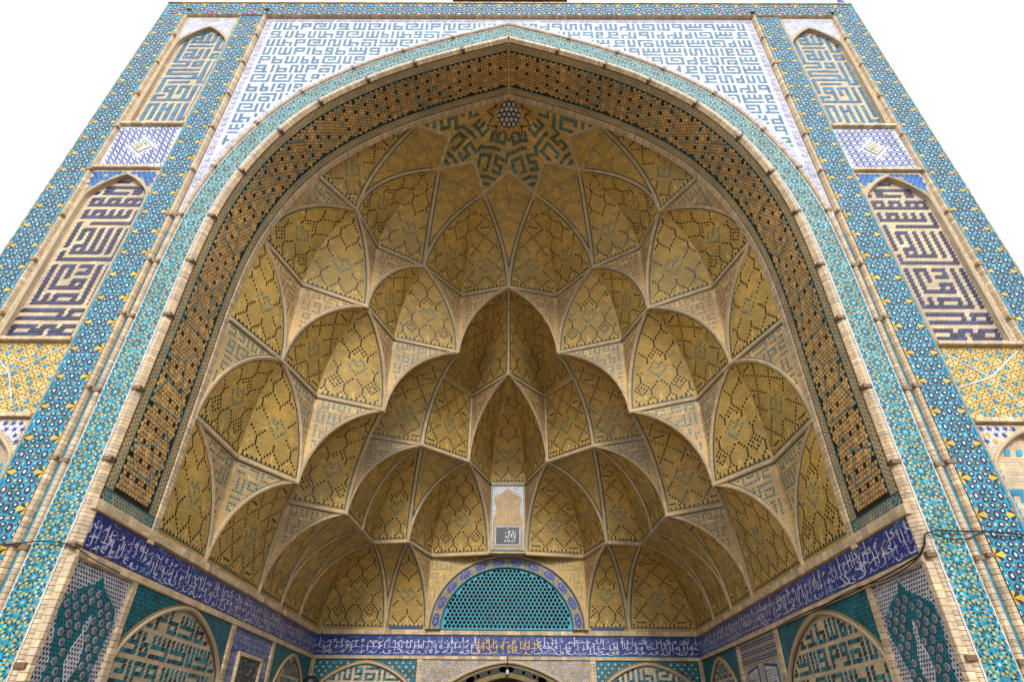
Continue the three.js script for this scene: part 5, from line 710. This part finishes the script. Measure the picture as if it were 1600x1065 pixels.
  { const cv = document.createElement('canvas'); cv.width = 256; cv.height = 180; const g = cv.getContext('2d'); g.fillStyle = '#1d2530'; g.fillRect(0, 0, 256, 180); const r2 = makeRng(12); for (let i = 0; i < 260; i++) { g.fillStyle = r2() < 0.5 ? '#27313d' : '#151b24'; g.fillRect(r2() * 256, r2() * 180, 3 + r2() * 12, 2 + r2() * 6); } g.strokeStyle = '#dfe2e6'; g.lineCap = 'round'; for (const [sx, sy, k, nm] of [[200, 70, 90, 'ya'], [150, 66, 60, 'ayn'], [110, 64, 50, 'ra'], [215, 112, 80, 'alif'], [198, 112, 70, 'lam'], [180, 112, 70, 'ayn'], [140, 112, 70, 'lam'], [120, 112, 70, 'ha'], [205, 156, 70, 'alif'], [190, 156, 60, 'nun'], [150, 156, 60, 'waw'], [125, 156, 60, 'alif'], [110, 156, 60, 'ha']]) { g.lineWidth = 5; g.beginPath(); for (const a of STROKES[nm]) { g.moveTo(sx + a[0] * k, sy - a[1] * k); g.quadraticCurveTo(sx + a[2] * k, sy - a[3] * k, sx + a[4] * k, sy - a[5] * k); } g.stroke(); } for (const [x, y] of [[128, 14], [160, 40], [150, 92]]) { g.fillStyle = '#dfe2e6'; g.beginPath(); g.arc(x, y, 5, 0, 7); g.fill(); } const t = new THREE.CanvasTexture(cv); t.colorSpace = THREE.SRGBColorSpace; t.magFilter = THREE.LinearFilter; panelQuad('slate', Mp, -0.36, 0.36, HE + 0.26, HE + 0.78, 0.036, new THREE.MeshStandardMaterial({ map: t, roughness: 0.4 }), pq); }
  // masonry and roof behind the vault
  const bm = new MB(); boxMB(bm, M, -6.5, 6.5, 6.6, 17.9, -0.9, -0.4, ONE); boxMB(bm, M, -6.5, -2.5, 4.42, 6.6, -0.9, -0.4, ONE); boxMB(bm, M, 2.5, 6.5, 4.42, 6.6, -0.9, -0.4, ONE); bm.build('upper_masonry', matBrick, w);
}
{ const g = white(new THREE.BoxGeometry(18.5, 0.3, 11.2)); g.translate(0, 17.85, -15.2); const r = thing('roof_slab', 'flat brick roof over the vault behind the portal', 'roof'); addMesh('slab', g, matBrick, r); }

// ---------------------------------------------------------------- the other three sides of the courtyard: two-storey brick arcades that close off the low sky
{
  const side = (label, o, eu, len, H) => {
    const t = thing('courtyard_arcade', label, 'building', 'brick arcades round the courtyard'), M = planeMap(o, eu, V3(0, 1, 0)), holes = [], bay = 5.2, n = Math.floor(len / bay), u0 = -n * bay / 2;
    for (let i = 0; i < n; i++) for (const y of [0.4, 6.0]) holes.push(wallArch(u0 + (i + 0.5) * bay, 1.9, y + 2.6, y + 4.6, y));
    shapeOn('arcade_front', M, [[-len / 2, 0], [len / 2, 0], [len / 2, H], [-len / 2, H]], holes, -1.2, 0, matBrick, t); const q = new MB(); boxMB(q, M, -len / 2, len / 2, 0, H, -1.6, -1.21, ONE); q.build('recess_wall', matBrick, t); const c = new MB(); boxMB(c, M, -len / 2, len / 2, H, H + 0.4, -1.6, 0.15, ONE); c.build('cornice', matBrick, t);
  };
  side('two-storey brick arcade across the courtyard, facing the portal', V3(0, 0, 48), V3(-1, 0, 0), 76, 12.5);
  side('two-storey brick arcade along the courtyard, square to the floral niche wall', V3(-38, 0, 16), V3(0, 0, -1), 60, 11.6);
  side('two-storey brick arcade along the courtyard, square to the chevron panel wall', V3(38, 0, 16), V3(0, 0, 1), 60, 11.6);
}

// ---------------------------------------------------------------- small things
{ // wooden pavilion on the roof
  const p = thing('roof_pavilion', 'dark timber pavilion with pale posts standing on the roof above the portal', 'pavilion'), y0 = 18.0, z0 = -10.3;
  const box = (n, x, y, z, w, h, d, m) => { const g = white(new THREE.BoxGeometry(w, h, d)); g.translate(x, y, z); addMesh(n, g, m, p); };
  box('floor', 0, 18.06, z0, 2.6, 0.1, 2.4, matWood); for (const x of [-1.1, -0.37, 0.37, 1.1]) for (const z of [-1.05, 1.05]) { const g = white(new THREE.CylinderGeometry(0.05, 0.06, 2.2, 10)); g.translate(x, 19.2, z0 + z); addMesh('post', g, new THREE.MeshStandardMaterial({ color: new THREE.Color('#b59a78'), roughness: 0.8 }), p); }
  box('eave', 0, 20.36, z0, 3.5, 0.12, 3.4, matWood); const r = white(new THREE.ConeGeometry(2.3, 0.9, 4)); r.rotateY(Math.PI / 4); r.translate(0, 20.86, z0); addMesh('roof', r, matWood, p); for (let i = 0; i < 9; i++) box('rafter', -1.6 + i * 0.4, 20.26, z0, 0.07, 0.09, 3.36, matWood); box('railing', 0, 18.7, z0 + 1.08, 2.3, 0.06, 0.05, matWood);
}
{ const t = thing('corner_finial', 'small blue tiled finial on the corner of the portal parapet', 'finial'); const g = white(new THREE.LatheGeometry([[0.09, 0], [0.09, 0.3], [0.06, 0.34], [0.07, 0.5], [0.03, 0.62], [0, 0.68]].map((q) => new THREE.Vector2(...q)), 14), COL.cobalt); g.translate(9.13, 18.14, -8.15); addMesh('tiled_shaft', g, matGlaze, t); const b = white(new THREE.BoxGeometry(0.22, 0.05, 0.22), COL.brick); b.translate(9.13, 18.165, -8.15); addMesh('foot', b, matBrick, t); }
function cable(name, label, pts, r) { const t = thing(name, label, 'cable', undefined); const c = new THREE.CatmullRomCurve3(pts.map((q) => V3(...q)), false, 'centripetal'); addMesh('strand', new THREE.TubeGeometry(c, 90, r, 6), matBlack, t); return t; }
cable('electric_cable', 'thin black cable across the tile bands beside the floral niche wall', [[-9.1, 3.66, -7.93], [-8, 3.64, -7.93], [-7.0, 3.70, -7.93], [-6.44, 3.74, -7.92], [-6.1, 3.79, -7.95], [-5.75, 3.76, -7.94], [-5.58, 3.71, -7.96], [-5.54, 3.66, -8.2], [-5.55, 3.63, -9.0]], 0.008);
{ const t = cable('electric_cable', 'black cables across the tile bands and along the chevron panel wall', [[9.1, 3.86, -7.93], [8, 3.9, -7.93], [7.02, 3.95, -7.93], [6.48, 3.99, -7.92], [6.19, 4.0, -7.95], [5.74, 3.99, -7.93], [5.62, 3.9, -7.95], [5.63, 3.75, -7.95], [5.55, 3.7, -8.05], [5.54, 3.66, -8.5], [5.55, 3.63, -10.6], [5.55, 3.64, -12], [5.55, 3.6, -14], [5.55, 3.62, -19]], 0.011);
  const c = new THREE.CatmullRomCurve3([V3(6.45, 3.98, -7.92), V3(6.2, 3.9, -7.95), V3(5.95, 3.9, -7.95), V3(5.7, 3.98, -7.94), V3(5.6, 3.8, -7.96), V3(5.55, 3.68, -8.1), V3(5.53, 3.60, -8.7), V3(5.54, 3.66, -10), V3(5.54, 3.58, -11.4)], false, 'centripetal'); addMesh('strand', new THREE.TubeGeometry(c, 70, 0.008, 6), matBlack, t); }
{ const t = thing('light_bulb', 'white spiral light bulb hanging on a wire in the pointed doorway', 'lamp'); const w = new THREE.TubeGeometry(new THREE.CatmullRomCurve3([V3(0.03, 3.72, -19.22), V3(0.035, 3.6, -19.2), V3(0.03, 3.44, -19.2)]), 12, 0.012, 6); addMesh('wire', w, matBlack, t); const s = new THREE.CylinderGeometry(0.03, 0.035, 0.08, 12); s.translate(0.03, 3.41, -19.2); addMesh('socket', s, matBlack, t); const b = white(new THREE.LatheGeometry([[0.0, -0.14], [0.035, -0.13], [0.045, -0.08], [0.04, -0.02], [0.03, 0.0]].map((q) => new THREE.Vector2(...q)), 14), COL.white); b.translate(0.03, 3.38, -19.2); addMesh('bulb', b, matGlaze, t); }
{ const t = thing('wooden_door_head', 'brown wooden door head under the hanging bulb in the doorway', 'door'); const g = white(new THREE.BoxGeometry(0.5, 3.1, 0.08)); g.translate(0.0, 1.58, -19.75); addMesh('leaf', g, new THREE.MeshStandardMaterial({ map: gMap, color: new THREE.Color('#8a5a28'), roughness: 0.6 }), t); for (const x of [-0.28, 0.28]) { const f = white(new THREE.BoxGeometry(0.06, 3.16, 0.12)); f.translate(x, 1.6, -19.74); addMesh('jamb', f, matWood, t); } }
{ const t = thing('floodlight', 'round black floodlight fixed in the corner below the inscription', 'lamp'); const g = new THREE.LatheGeometry([[0.0, 0.2], [0.12, 0.19], [0.2, 0.1], [0.22, 0.0], [0.2, -0.12], [0.0, -0.14]].map((q) => new THREE.Vector2(...q)), 20); g.translate(-5.05, 2.86, -17.6); addMesh('housing', g, matBlack, t); const a = new THREE.CylinderGeometry(0.03, 0.03, 0.6, 8); a.rotateZ(Math.PI / 2); a.translate(-5.34, 2.84, -17.6); addMesh('bracket', a, matBlack, t); }

renderer.render(scene, camera);
